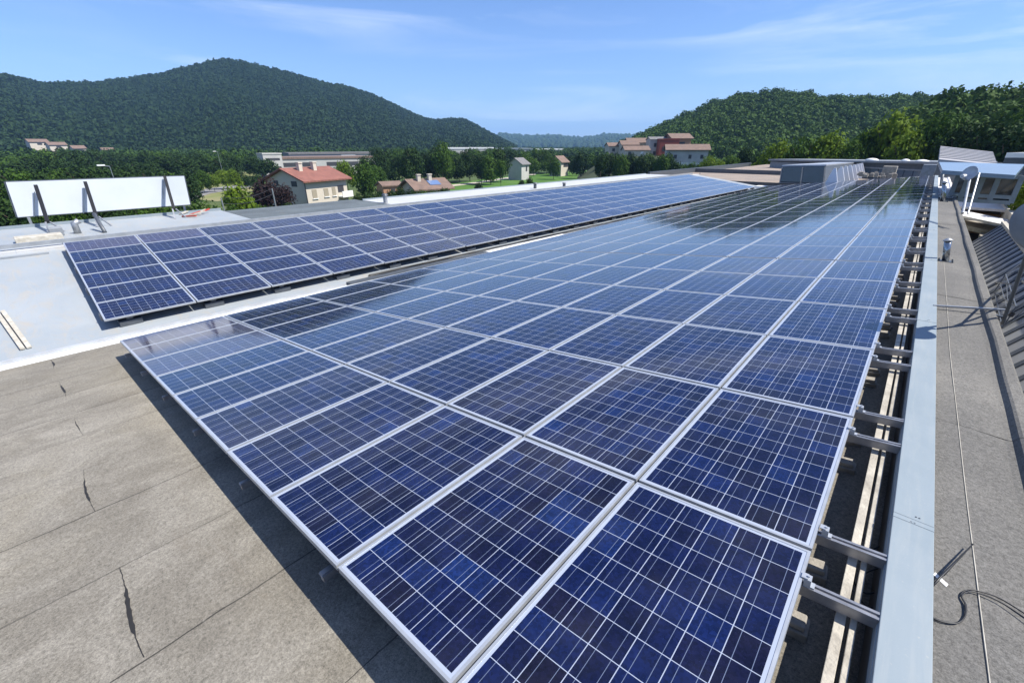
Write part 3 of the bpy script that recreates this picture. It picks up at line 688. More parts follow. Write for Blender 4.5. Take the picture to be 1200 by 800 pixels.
# ================================================================= THINGS ON THE STRIP
def vent(py_top, p, r, hgt, label, mtl=None):
    t = empty('vent_pipe', (p[0], p[1], p[2]), label, 'vent pipe', 'metal vent pipes on the strip')
    lx = -.20 * hgt; mb = MB(); mb.tube([(p[0], p[1], p[2]), (p[0] + lx * .9, p[1], p[2] + hgt * .9)], r, 20); mb.build('pipe', mtl or M['pipe'], t, smooth=True)
    mb = MB(); mb.tube([(p[0] + lx * .9, p[1], p[2] + hgt * .9), (p[0] + lx * .93, p[1], p[2] + hgt * .93), (p[0] + lx, p[1], p[2] + hgt)], [r * 1.35, r * 1.35, r * .5], 20); mb.build('cap', M['galv'], t)
    mb = MB(); mb.box(p[0] - r * 2.1, p[0] + r * 2.1, p[1] - r * 1.9, p[1] + r * 1.9, p[2], p[2] + .012)
    for sx_, sy in ((-1, -1), (1, -1), (1, 1), (-1, 1)): mb.tube([(p[0] + sx_ * r * 1.8, p[1] + sy * r * 1.5, p[2] + .0121), (p[0] + sx_ * r * 1.8, p[1] + sy * r * 1.5, p[2] + .04)], .012, 6)
    mb.build('base_plate', M['dgrey'], t)
vent(0, (.60, 10.9, -.05), .052, .42, 'nearest shiny metal vent pipe on the grey strip')
vent(0, (.62, 23.8, -.05), .075, .75, 'middle metal vent pipe just before the white part of the strip')
vent(0, (.60, 33.0, -.05), .07, .7, 'farthest vent pipe standing on the white part of the strip', M['grey'])
# bent sheet and pipe laid across the strip where the white part begins
mb = MB(); mb.bar((.5, 26.0, .03), (1.15, 26.3, .05), .10, .05); mb.bar((.55, 24.9, .03), (1.12, 26.5, .06), .05, .04)
tag(mb.build('metal_bar', M['alu'], bevel=.004), 'pale metal bars laid across the strip behind the middle vent pipe', 'bar')
# antenna with tape
p = onz(1089, 694, -.046); q = onz(1136, 644, -.046)
an = empty('antenna', tuple(p), 'thin black rod antenna taped to the grey strip beside the coping', 'antenna')
mb = MB(); a_ = Vector((p[0] - .005, p[1], -.02)); b_ = Vector((q[0], q[1], -.005)); mid = a_.lerp(b_, .38)
mb.tube([a_, a_.lerp(b_, .22) + Vector((0, 0, .008)), mid + Vector((0, 0, .006)), b_], [.0055, .0055, .006, .003], 8); mb.tube([mid - (b_ - a_) * .09, mid + (b_ - a_) * .07], [.0065, .005], 8); mb.tube([b_, b_ + (b_ - a_).normalized() * .006], .0038, 8); mb.build('rod', M['black'], an, smooth=True)
mb = MB(); c = Vector(tuple(onz(1102, 679, -.046))); u = (b_ - a_).normalized(); v = Vector((-u.y, u.x, 0)); u2 = (u * .45 + v).normalized()
mb.hexa([c + u2 * s1 * .034 + u * s2 * .012 + Vector((0, 0, .002)) for s1, s2 in ((-1, -1), (1, -1), (1, 1), (-1, 1))], [c + u2 * s1 * .034 + u * s2 * .012 + Vector((0, 0, .004)) for s1, s2 in ((-1, -1), (1, -1), (1, 1), (-1, 1))])
o = mb.build('tape', M['white'], an); fix_normals(o)
mb = MB(); mb.box(p[0] - .025, p[0] - .003, p[1] - .006, p[1] + .035, -.046, -.008); mb.build('foot', M['black'], an)
# black cable loops
def spline(pts, k=8):
    out = []
    P = [pts[0]] + list(pts) + [pts[-1]]
    for i in range(1, len(P) - 2):
        for s in range(k):
            t = s / k; a, b, c, d = (np.array(P[i + q], float) for q in (-1, 0, 1, 2))
            out.append(tuple(.5 * ((2 * b) + (-a + c) * t + (2 * a - 5 * b + 4 * c - d) * t * t + (-a + 3 * b - 3 * c + d) * t ** 3)))
    out.append(tuple(pts[-1])); return out
for k, pl in enumerate(([(1086, 719), (1100, 726), (1122, 729), (1131, 720), (1132, 708), (1126, 697), (1133, 691), (1146, 692), (1170, 700), (1200, 718), (1240, 745)], [(1087, 721), (1104, 728), (1122, 729.5), (1131, 721), (1131, 708), (1127, 698), (1135, 693), (1148, 695), (1172, 705), (1200, 723), (1240, 752)])):
    mb = MB(); mb.tube(spline([tuple(onz(x, y, -.038 + .003 * k)) for x, y in pl]), .0032, 6); tag(mb.build('cable', M['black'], smooth=True), ('black cable looping out from the coping, nearer edge of the pair', 'second black cable running just inside the first loop')[1 - k], 'cable', 'black cables on the strip')
mb = MB(); mb.tube(spline([tuple(onz(x, y, -.044)) for x, y in ((1106, 307), (1110, 362), (1113, 410), (1121, 480), (1131, 570), (1141, 650), (1151, 730), (1160, 800), (1172, 900))]), .0026, 6)
tag(mb.build('lightning_wire', M['plank'], smooth=True), 'thin pale wire running straight along the grey strip', 'wire')
mb = MB(); mb.tube(spline([tuple(onz(x, y, -.20)) for x, y in ((1035, 700), (1020, 712), (1008, 700), (1010, 675), (1030, 665))]), .004, 6); mb.tube(spline([tuple(onz(x, y, -.22)) for x, y in ((1035, 690), (1015, 695), (1000, 680), (1004, 655), (1030, 640))]), .004, 6)
tag(mb.build('cable', M['black'], smooth=True), 'black cable sagging in the trough between beam and coping', 'cable')
# bar and cable across the strip to the dish mast
mb = MB(); a = onz(1094, 358, 0.); b = onz(1178, 363, .02); mb.bar(a, b, .03, .02); o = mb.build('metal_bar', M['galv']); tag(o, 'grey metal bar laid across the strip towards the big dish', 'bar')

# ---- near satellite dish on a mast, to the right of the strip
def dish(center, normal, r, name, label, mtl, depth=.16, parts=True, flip=False):
    t = empty('satellite_dish', tuple(center), label, 'satellite dish'); c = Vector(center); n_ = Vector(normal).normalized()
    a = n_.cross(Vector((0, 0, 1))).normalized(); b = a.cross(n_); mb = MB(); K = 32; J = 7
    for side in (0, 1):
        base = len(mb.v)
        for j in range(J + 1):
            rr = r * j / J; dz = depth * r * ((j / J) ** 2 - 1) * 1.0 - side * .012
            for k in range(K): th = 2 * math.pi * k / K; mb.v.append(tuple(c + a * rr * math.cos(th) + b * rr * math.sin(th) * 1.06 + n_ * dz))
        for j in range(J):
            for k in range(K):
                f = (base + j * K + k, base + (j + 1) * K + k, base + (j + 1) * K + (k + 1) % K, base + j * K + (k + 1) % K); mb.f.append(f if side == 0 else tuple(reversed(f))); mb.m.append(0)
    e0 = J * K; e1 = (J + 1) * K + J * K
    for k in range(K): mb.f.append((e0 + k, e1 + k, e1 + (k + 1) % K, e0 + (k + 1) % K)); mb.m.append(0)
    mb.build('reflector', mtl, t, smooth=True)
    mb = MB(); f = c + n_ * r * 1.15 - b * r * .75; mb.bar(c - b * r * .98, f, .035, .035); mb.build('feed_arm', M['galv'], t)
    mb = MB(); mb.tube([f, f - n_ * .12 + b * .05], [.05, .035], 12); mb.build('receiver', M['white'], t)
    mb = MB(); mb.box(c.x - .03, c.x + .03, c.y - .03, c.y + .03, c.z - .05, c.z + .05); bm_ = mb.build('bracket', M['dgrey'], t); bm_.location = -n_ * (depth * r + .05)
    return t
# lower ribbed roof to the right of the strip
shed = empty('metal_roof_shed', (2.6, 8, GZ), 'lower shed with a ribbed grey metal roof beside the strip', 'shed')
O_ = Vector(tuple(onz(1140, 284, -.8)))
def SR(a, b, n_=0): return O_ + Vector((0, -a, 0)) + Vector((.85, .5, .95)) * b + Vector((-.65, 0, .75)) * n_
mb = MB(); mb.hexa([SR(17, -.5, -.06), SR(17, .6, -.06), SR(0, .6, -.06), SR(0, -.5, -.06)], [SR(17, -.5), SR(17, .6), SR(0, .6), SR(0, -.5)]); o = mb.build('roof_sheet', M['standing_seam'], shed); fix_normals(o)
mb = MB()
for k in range(34): mb.bar(SR(.15 + k * .48, -.5, .02), SR(.15 + k * .48, .58, .02), .06, .03)
o = mb.build('rib', M['dgrey'], shed)
mb = MB(); mb.bar(SR(17, .61, .04), SR(-.05, .61, .04), .10, .08); mb.build('ridge_beam', M['beam'], shed)
mb = MB(); mb.hexa([SR(17, .62, -.06), SR(17, 2.6, -.30), SR(0, 2.6, -.30), SR(0, .62, -.06)], [SR(17, .62, -.02), Vector((5, O_.y - 16, -.75)), Vector((5, O_.y + 1, -.75)), SR(0, .62, -.02)]); o = mb.build('flat_roof', M['concrete'], shed); fix_normals(o)
mb = MB(); mb.box(1.06, 5, -2, O_.y, GZ, -1.5); mb.build('wall', M['greyrender'], shed)

def pxbox(name, pts, z, thick, mtl, parent=None):
    mb = MB(); t = [onz(x, y, z) for x, y in pts]; b = [(q[0], q[1], z - thick) for q in t]; mb.hexa(b, t); o = mb.build(name, mtl, parent); fix_normals(o); return o
mc = onz(1176, 378, -.3)
ds = dish(tuple(atD(1222, 265, 7.0)), (.55, .75, .35), .27, 'dish', 'large grey satellite dish seen from behind at the right edge', M['grey'])
c = Vector(tuple(atD(1222, 265, 7.0)))
mb = MB(); foot = Vector(tuple(onz(1175, 379, -.12))); mb.tube([foot, c + Vector((-.05, -.1, -.05))], .019, 12); mb.build('mast', M['dgrey'], ds)
mb = MB(); mb.bar(foot + (c - foot) * .45, SR(6.2, .1), .02, .02); mb.bar(foot + (c - foot) * .08, foot + Vector((-.16, -.05, .1)), .03, .02); mb.bar(foot + (c - foot) * .5, SR(9, .5), .02, .02); mb.build('brace', M['dgrey'], ds)
# lattice frame next to it
lat = empty('lattice_frame', tuple(SR(8, .2)), 'dark lattice frame of thin struts on the ribbed metal roof', 'metal frame')
mb = MB(); A = [SR(9.4, .0, .03), SR(9.2, .45, .03), SR(6.6, .5, .03), SR(7.0, .05, .03)]; B = [v + Vector((.06, .15, .34)) for v in A]
for i in range(4):
    j = (i + 1) % 4; mb.bar(A[i], B[i], .016, .016); mb.bar(A[i], A[j], .014, .014); mb.bar(B[i], B[j], .014, .014); mb.bar(A[i], B[j], .01, .01); mb.bar(A[i].lerp(B[i], .5), A[j].lerp(B[j], .5), .01, .01); mb.bar(A[j].lerp(B[j], .5), B[i], .009, .009)
mb.build('strut', M['dgrey'], lat)
mb = MB()
for q in (A[0].lerp(B[0], .55), A[1].lerp(B[1], .3), B[2]): mb.tube([q, q + Vector((.02, .02, .06))], [.035, .03], 10)
mb.build('connector_box', M['black'], lat)

# ---- terraces and glazed building beyond
ter = empty('terrace_building', (4, 20, GZ), 'lower wing with white cappings and dark openings beyond the metal shed', 'building')
pxbox('roof_edge', [(1124, 252), (1200, 268), (1200, 261), (1123, 245.5)], -1.35, .10, M['white_strip'], ter)
pxbox('roof_edge', [(1120, 241.5), (1186, 246.5), (1182, 240), (1120, 235.5)], -1.15, .12, M['white_strip'], ter)
pxbox('wall', [(1121, 247), (1205, 255), (1200, 243), (1120, 237)], -1.50, 3.0, M['brownwall'], ter)
pxbox('terrace_deck', [(1121, 262), (1215, 282), (1215, 232), (1119, 226)], -1.75, .2, M['concrete'], ter)
pxbox('roof_slab', [(1148, 276), (1215, 292), (1215, 272), (1152, 261)], -1.9, .25, M['concrete'], ter)
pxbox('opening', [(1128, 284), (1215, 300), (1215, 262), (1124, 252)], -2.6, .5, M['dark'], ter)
pxbox('parapet', [(1190, 256), (1212, 274), (1216, 272), (1171, 226), (1166, 227)], -1.05, 1.2, M['plank'], ter)

glz = empty('glazed_building', (6, 33, GZ), 'steel and glass building with a sloping white panel roof behind the strip', 'building')
def wallbox(parts_parent, name, pxl, pxr, top_l, top_r, bot, Dl, Dr, depth, mtl):
    xl, yl = gxy_row(pxl, bot, Dl); xr, yr = gxy_row(pxr, bot, Dr); ztl, ztr = zrow(xl, yl, top_l), zrow(xr, yr, top_r); zb = min(zrow(xl, yl, bot), zrow(xr, yr, bot))
    d = Vector((xr - xl, yr - yl, 0)).normalized(); n_ = Vector((-d.y, d.x, 0)) * depth
    a, b = Vector((xl, yl, 0)), Vector((xr, yr, 0)); cs = [a, b, b + n_, a + n_]; zt = [ztl, ztr, ztr, ztl]
    mb = MB(); mb.hexa([(q.x, q.y, zb) for q in cs], [(q.x, q.y, z) for q, z in zip(cs, zt)]); o = mb.build(name, mtl, parts_parent); fix_normals(o); return (xl, yl, xr, yr, zb, ztl, ztr)
def gxy_row(px, py, D): p = atD(px, py, D); return p[0], p[1]
bx = wallbox(glz, 'glazed_wall', 1112, 1186, 204, 205, 234, 27, 27, 5, M['glass'])
xl, yl, xr, yr, zb, zl, zr = bx
d = Vector((xr - xl, yr - yl, 0)); nn = Vector((d.y, -d.x, 0)).normalized() * .05
mb = MB()
def fp(t, z, off=1): q = Vector((xl, yl, 0)) + d * t + nn * off; return (q.x, q.y, z)
for t_ in (0., .18, .42, .66, 1.0): mb.bar(fp(t_, zb), fp(t_, zl), .16, .12)
for z_ in (zb + .02, zb + (zl - zb) * .22, zl - .05): mb.bar(fp(0, z_), fp(1, z_), .12, .14)
mb.build('frame', M['grey'], glz)
a0, a1, b0, b1 = (Vector(tuple(atD(*q))) for q in ((1103, 204, 25.2), (1188, 210, 25.2), (1099, 194, 27.5), (1199, 197, 27.5)))
mb = MB(); mb.hexa([a0, a1, b1, b0], [v + Vector((0, 0, .14)) for v in (a0, a1, b1, b0)]); o = mb.build('canopy', mat('blue_grey_glazing', (.20, .26, .32), .2, 0), glz); fix_normals(o)
c0, c1, d0, d1 = (Vector(tuple(atD(*q))) for q in ((1099, 191, 28), (1167, 198, 28), (1101, 175, 33), (1162, 182, 33)))
mb = MB(); mb.hexa([c0, c1, d1, d0], [v + Vector((0, 0, .15)) for v in (c0, c1, d1, d0)])
for k in range(1, 9): t = k / 9; mb.bar(c0.lerp(d0, t) + Vector((0, 0, .17)), c1.lerp(d1, t) + Vector((0, 0, .17)), .03, .03)
o = mb.build('panel_roof', mat('white_panel', (.36, .35, .35), .5, .1), glz); fix_normals(o)
wb = empty('annex_building', (12, 40, GZ), 'dark annex with a white roof edge at the right edge of the picture', 'building')
bx2 = wallbox(wb, 'wall', 1166, 1260, 185, 187, 212, 36, 36, 6, M['dgrey'])
mb = MB(); xl2, yl2, xr2, yr2, zb2, zl2, zr2 = bx2; mb.hexa(*[[(x, y, z) for x, y, z in ((xl2, yl2, zz_), (xr2, yr2, zz_), (xr2 + 3, yr2 + 6, zz_), (xl2 + 3, yl2 + 6, zz_))] for zz_ in (zl2 + .01, zl2 + .25)]); o = mb.build('roof_edge', M['white'], wb); fix_normals(o)
# second dish, on a thin slanted pole at the strip's outer edge
c = Vector(tuple(atD(1136, 203, 18))); d2 = dish(tuple(c), (-.5, -.75, .25), .18, 'dish2', 'smaller pale satellite dish on a slim pole before the glazed building', M['alu'], depth=.22)
mb = MB(); f2 = Vector(tuple(atD(1128, 250, 16.5))); mb.tube([f2, c + Vector((.05, .1, -.1))], .03, 10); mb.tube([f2 + Vector((.1, 0, 0)), c + Vector((.2, .1, 0))], .02, 8); mb.build('mast', M['galv'], d2)

# ================================================================= FAR END OF THE ROOF
yE = 43.7
sk = empty('roof_skylight', (-6, 45, 0), 'dark glazed sawtooth skylight with a row of white triangular fins at the far end', 'skylight')
def fz(px, py, y):
    d = ray(px, py); return CAM + d * (y - CAM[1]) / d[1]
p0 = fz(913, 214, 44.5); p1 = fz(966, 216, 44.5); q0 = fz(916, 195.5, 46.2); q1 = fz(968, 195, 46.2)
mb = MB(); bk0, bk1 = Vector(tuple(fz(978, 191.3, 68))), Vector(tuple(fz(1004, 191.3, 68)))
mb.hexa([p0, p1, (bk1[0], bk1[1], p1[2]), (bk0[0], bk0[1], p0[2])], [q0, q1, bk1, bk0]); o = mb.build('body', M['dgrey'], sk); fix_normals(o)
mb = MB(); up = Vector((0, 0, .02)); tq = [Vector(tuple(v)) + up for v in (q0, q1, bk1, bk0)]; mb.hexa(tq, [v + Vector((0, 0, .12)) for v in tq]); o = mb.build('roof', M['alu'], sk); fix_normals(o)
mb = MB(); P0, P1_, Q0, Q1 = (Vector(tuple(v)) for v in (p0, p1, q0, q1)); off = Vector((0, -.03, .01))
for a, b in ((.04, .48), (.52, .97)):
    mb.hexa([P0.lerp(P1_, a) + off * 2 + (Q0 - P0) * .06, P0.lerp(P1_, b) + off * 2 + (Q0 - P0) * .06, P0.lerp(P1_, b) + (Q0 - P0) * .06, P0.lerp(P1_, a) + (Q0 - P0) * .06],
            [Q0.lerp(Q1, a) + off * 2 - (Q0 - P0) * .05, Q0.lerp(Q1, b) + off * 2 - (Q0 - P0) * .05, Q0.lerp(Q1, b) - (Q0 - P0) * .05, Q0.lerp(Q1, a) - (Q0 - P0) * .05])
o = mb.build('glazing', M['glass'], sk); fix_normals(o)
base = Vector(tuple(p1)); top = Vector(tuple(q1))
for k in range(8):
    y = 42.3 + k * 2.9; pxs = (972, 979, 985, 991, 996, 1000, 1004, 1007)[k]
    a = Vector(tuple(fz((971, 980, 986, 991.5, 996.5, 1000.5, 1003.5, 1006)[k], (226, 219, 215, 212.5, 210.5, 208.5, 207.5, 206.5)[k], y))); hgt = zrow(a.x, a.y, (197, 195.5, 194.5, 193.5, 192.8, 192.2, 191.7, 191.3)[k]) - a.z
    mb = MB(); w = .62
    mb.hexa([a + Vector((-w, 0, 0)), a + Vector((w, 0, 0)), a + Vector((w, .12, 0)), a + Vector((-w, .12, 0))], [a + Vector((-.1, 0, hgt)), a + Vector((.05, 0, hgt)), a + Vector((.05, .12, hgt)), a + Vector((-.1, .12, hgt))])
    fix_normals(mb.build('fin', M['fin'], sk))
far = empty('far_wing', (0, 75, GZ), 'long low grey wing with a band of windows at the far roof end', 'building')
bxf = wallbox(far, 'wall', 899, 1092, 188.5, 192.5, 212, 78, 60, 14, M['dgrey'])
xl, yl, xr, yr, zb, zl, zr = bxf; d = Vector((xr - xl, yr - yl, 0)); nn = Vector((d.y, -d.x, 0)).normalized() * .06
mb = MB()
for k in range(12): 
    t0 = .50 + k * .0415; t1 = t0 + .038; z0_ = zb + (zl - zb) * .40; z1_ = zb + (zl - zb) * .90
    mb.hexa([fp(t0, z0_, 0), fp(t1, z0_, 0), fp(t1, z0_, 1), fp(t0, z0_, 1)], [fp(t0, z1_, 0), fp(t1, z1_, 0), fp(t1, z1_, 1), fp(t0, z1_, 1)])
o = mb.build('window_band', mat('blue_window', (.10, .14, .18), .15, spec=.6), far); fix_normals(o)
mb = MB()
for t_ in (0, .03): mb.bar(fp(.49, zb + (zl - zb) * (.39 if t_ else .91), 1.5), fp(1.0, zb + (zl - zb) * (.39 if t_ else .91), 1.5), .12, .14)
mb.hexa([fp(0, zb + .2, 1), fp(.47, zb + .2, 1), fp(.47, zb + .2, 2), fp(0, zb + .2, 2)], [fp(0, zl - .1, 1), fp(.47, zl - .1, 1), fp(.47, zl - .1, 2), fp(0, zl - .1, 2)])
o = mb.build('cladding', M['grey'], far); fix_normals(o)
mb = MB(); 
mb.hexa([fp(-.01, zl + .01, 6), fp(1.01, zr + .01, 6), fp(1.01, zr + .01, -100), fp(-.01, zl + .01, -100)], [fp(-.01, zl + .22, 6), fp(1.01, zr + .22, 6), fp(1.01, zr + .22, -100), fp(-.01, zl + .22, -100)]); o = mb.build('roof', M['grey'], far); fix_normals(o)
for k, (px, w) in enumerate(((1027, .62), (1067, .4), (1087, .6))):
    x, y = gxy(px, 66 - k * 2); z = zl + (zr - zl) * .8 + .22; mb = MB(); mb.tube([(x, y, z - .1), (x, y, z + .08), (x, y, z + .17), (x, y, z + .2)], [w, w * .9, w * .5, w * .1], 16)
    o = mb.build('skylight_dome', M['white'], None, smooth=True); tag(o, ('white roof dome nearest the skylight fins', 'small white roof dome in the middle of the far wing', 'white roof dome at the right end of the far wing')[k], 'dome', 'domes on the far wing')
for k, (px, yb_, yt_, w) in enumerate(((1039, 209, 195, .9), (1083.5, 212, 193, .75))):
    a = fz(px, yb_, 44.5 + 3 * (1 - k)); h = zrow(a[0], a[1], yt_); mb = MB(); mb.box(a[0] - w / 2, a[0] + w / 2, a[1], a[1] + .9, a[2], h); tag(mb.build('roof_hatch', (M['concrete'], M['grey'])[k], bevel=.02), ('beige slab-like roof hatch at the far end of the panels', 'tall grey box beside the far end of the trough')[k], 'hatch', 'boxes at the far end')
# far roof decks left of the skylight
dk = empty('far_roof_deck', (-12, 60, GZ), 'brownish flat roof decks at the far end between the trees and the skylight', 'roof deck')
mb = MB(); mb.box(-24, 6, 50.2, 64, -1.9, -1.35); mb.box(-21, 4, 64.1, 90, -1.9, -.95); mb.build('deck', M['bitumen_far'], dk)
mb = MB(); mb.box(-24.2, 6, 63.9, 64.15, -1.36, -.86); mb.box(-24.3, -24, 50, 90, -1.9, -.8); mb.build('kerb', M['dgrey'], dk)
mb = MB(); mb.box(-24, 8, 50.3, 90, GZ, -1.91); mb.build('wall', M['greyrender'], dk)
mb = MB(); q = onz(884, 219.5, -1.5); mb.box(q[0], q[0] + 1.4, q[1], q[1] + 1.2, -1.6, -1.40); tag(mb.build('roofing_strip', M['white']), 'small white sheet lying past the far corner of the left array', 'sheet')
# pebbles and bolts at the far end
mb = MB(); r = random.Random(8)
for k in range(26): a = fz(r.uniform(1000, 1045), 209.5, r.uniform(44.5, 49)); mb.box(a[0], a[0] + .25, a[1], a[1] + .3, -.32, -.32 + r.uniform(.1, .35))
tag(mb.build('rubble', M['concrete']), 'small grey rubble pieces scattered behind the last panel row', 'rubble', kind='stuff')

# ================================================================= BILLBOARD ON THE LEFT ROOF
bb = empty('billboard', L2(-12.8, 2.5, R3), 'blank white billboard seen from its plain side, propped on the far left roof', 'billboard')
X_ = -25.2
def atx(px, py, X): d = ray(px, py); return CAM + d * (X - CAM[0]) / d[0]
bl = atx(21, 255, X_); br = atx(223, 240, X_ + .15); tl = atx(6.5, 213, X_ - .15); tr = atx(215.5, 206, X_ + .0)
mb = MB(); th = Vector((-.09, 0, 0)); cs = [Vector(tuple(v)) for v in (bl, br, tr, tl)]
mb.hexa([v for v in cs], [v + th for v in cs]); o = mb.build('panel', mat('white_board', (.50, .53, .56), .55, col2=(.43, .465, .50), nscale=.45, detail=9), bb); fix_normals(o)
mb = MB()
for a, b in ((0, 1), (1, 2), (2, 3), (3, 0)): mb.bar(cs[a] + th * .5, cs[b] + th * .5, .095, .03)
mb.build('rim', M['dgrey'], bb)
for (tx, ty, fx_, fy_) in ((42, 218, 60, 273), (100, 214, 117, 266), (193, 207, 207, 256)):
    top = Vector(tuple(atx(tx, ty, X_ + .08))); ft = onz(fx_, fy_, R3); 
    mb = MB(); mid = top.lerp(Vector(tuple(ft)), .78); mb.bar(top, mid, .11, .11); st = mb.build('strut', M['black'], bb)
    mb = MB(); mb.bar(mid + Vector((0, -.05, 0)), Vector(tuple(ft)) + Vector((0, -.05, 0)), .05, .05); mb.bar(mid + Vector((0, .06, 0)), Vector(tuple(ft)) + Vector((0, .35, 0)), .04, .04); mb.build('leg', M['galv'], bb)
    mb = MB(); mb.bar(top + Vector((.02, -.1, -.2)), Vector(tuple(atx(tx - 2, ty + 36, X_ + .06))), .03, .03); mb.build('stay', M['galv'], bb)
mb = MB()
for px, py in ((33, 254), (215, 240)): mb = MB(); a = atx(px, py, X_ - .03); mb.bar(tuple(a), (a[0], a[1], R3), .08, .08); mb.build('post', M['galv'], bb)
# boxes and debris on the pale bay
q = onz(62, 277, R3); t = empty('air_conditioner', tuple(q), 'white and grey cooling unit at the foot of the first billboard strut', 'cooling unit')
mb = MB(); mb.box(q[0] - .35, q[0] + .1, q[1] - .05, q[1] + .3, q[2], q[2] + .28); mb.build('casing', M['grey'], t, bevel=.02)
mb = MB(); mb.tube([(q[0] - .1, q[1] + .65, q[2]), (q[0] - .1, q[1] + .65, q[2] + .34), (q[0] - .1, q[1] + .8, q[2] + .42)], .10, 14); mb.build('duct', M['galv'], t, smooth=True)
mb = MB(); mb.tube([(q[0] + .5, q[1] + 1.3, q[2] + .02), (q[0] - .6, q[1] + 1.3, q[2] + .55)], .06, 10); mb.build('pipe', M['dgrey'], t, smooth=True)
q = onz(50, 282, R3); mb = MB(); mb.box(q[0] - .3, q[0] + .2, q[1] - .6, q[1] + .5, q[2], q[2] + .18); tag(mb.build('storage_box', M['plank'], bevel=.02), 'flat beige box lying behind the ridge near the first billboard strut', 'box')
q = onz(226, 252, R3); mb = MB(); r = random.Random(2)
for k in range(7): a = r.uniform(-.5, .5); mb.bar((q[0] + a, q[1] - .5 + .12 * k, q[2] + .04), (q[0] + a + r.uniform(-.5, .5), q[1] - .1 + .14 * k, q[2] + .06 + .02 * k), .09, .05, (0, 1, 1)[k % 3])
tag(mb.build('scrap_pile', [M['redw'], M['plank']]), 'small pile of red and beige scrap strips on the pale roof', 'scrap')
# plank on the membrane
mb = MB(); a = Vector(tuple(onz(-6, 362, -1.2))); b = Vector(tuple(onz(20, 396, -1.33)))
zf = lambda v: z2((v.x - A2O.x) / cy_) 
for k in (0, 1):
    o_ = Vector((.0, .09 * k, 0)); mb.bar(Vector((a.x, a.y, zf(a) + .03)) + o_, Vector((b.x, b.y, zf(b) + .03)) + o_, .07, .04)
tag(mb.build('wooden_plank', M['plank'], bevel=.004), 'weathered grey plank lying on the pale membrane at the left edge', 'plank')
# vents on the white bay
for k, (px, py, pt) in enumerate(((452, 238, 227), (627, 221, 214), (661, 219.5, 214))):
    q = onz(px, py, R3); h = zrow(q[0], q[1], pt) - q[2]; t = empty('roof_vent', tuple(q), ('grey vent stack on the corner of the slate and white roofs', 'slim dark vent stack halfway along the white roof', 'short dark vent beside a roof patch on the white roof')[k], 'roof vent', 'vents on the white roof')
    mb = MB(); mb.tube([q, (q[0], q[1], q[2] + h * .8)], .11, 12); mb.build('stack', (M['galv'], M['dgrey'], M['dgrey'])[k], t, smooth=False)
    mb = MB(); mb.tube([(q[0], q[1], q[2] + h * .8), (q[0], q[1], q[2] + h)], [.17, .12], 12); mb.build('cowl', M['dgrey'], t)

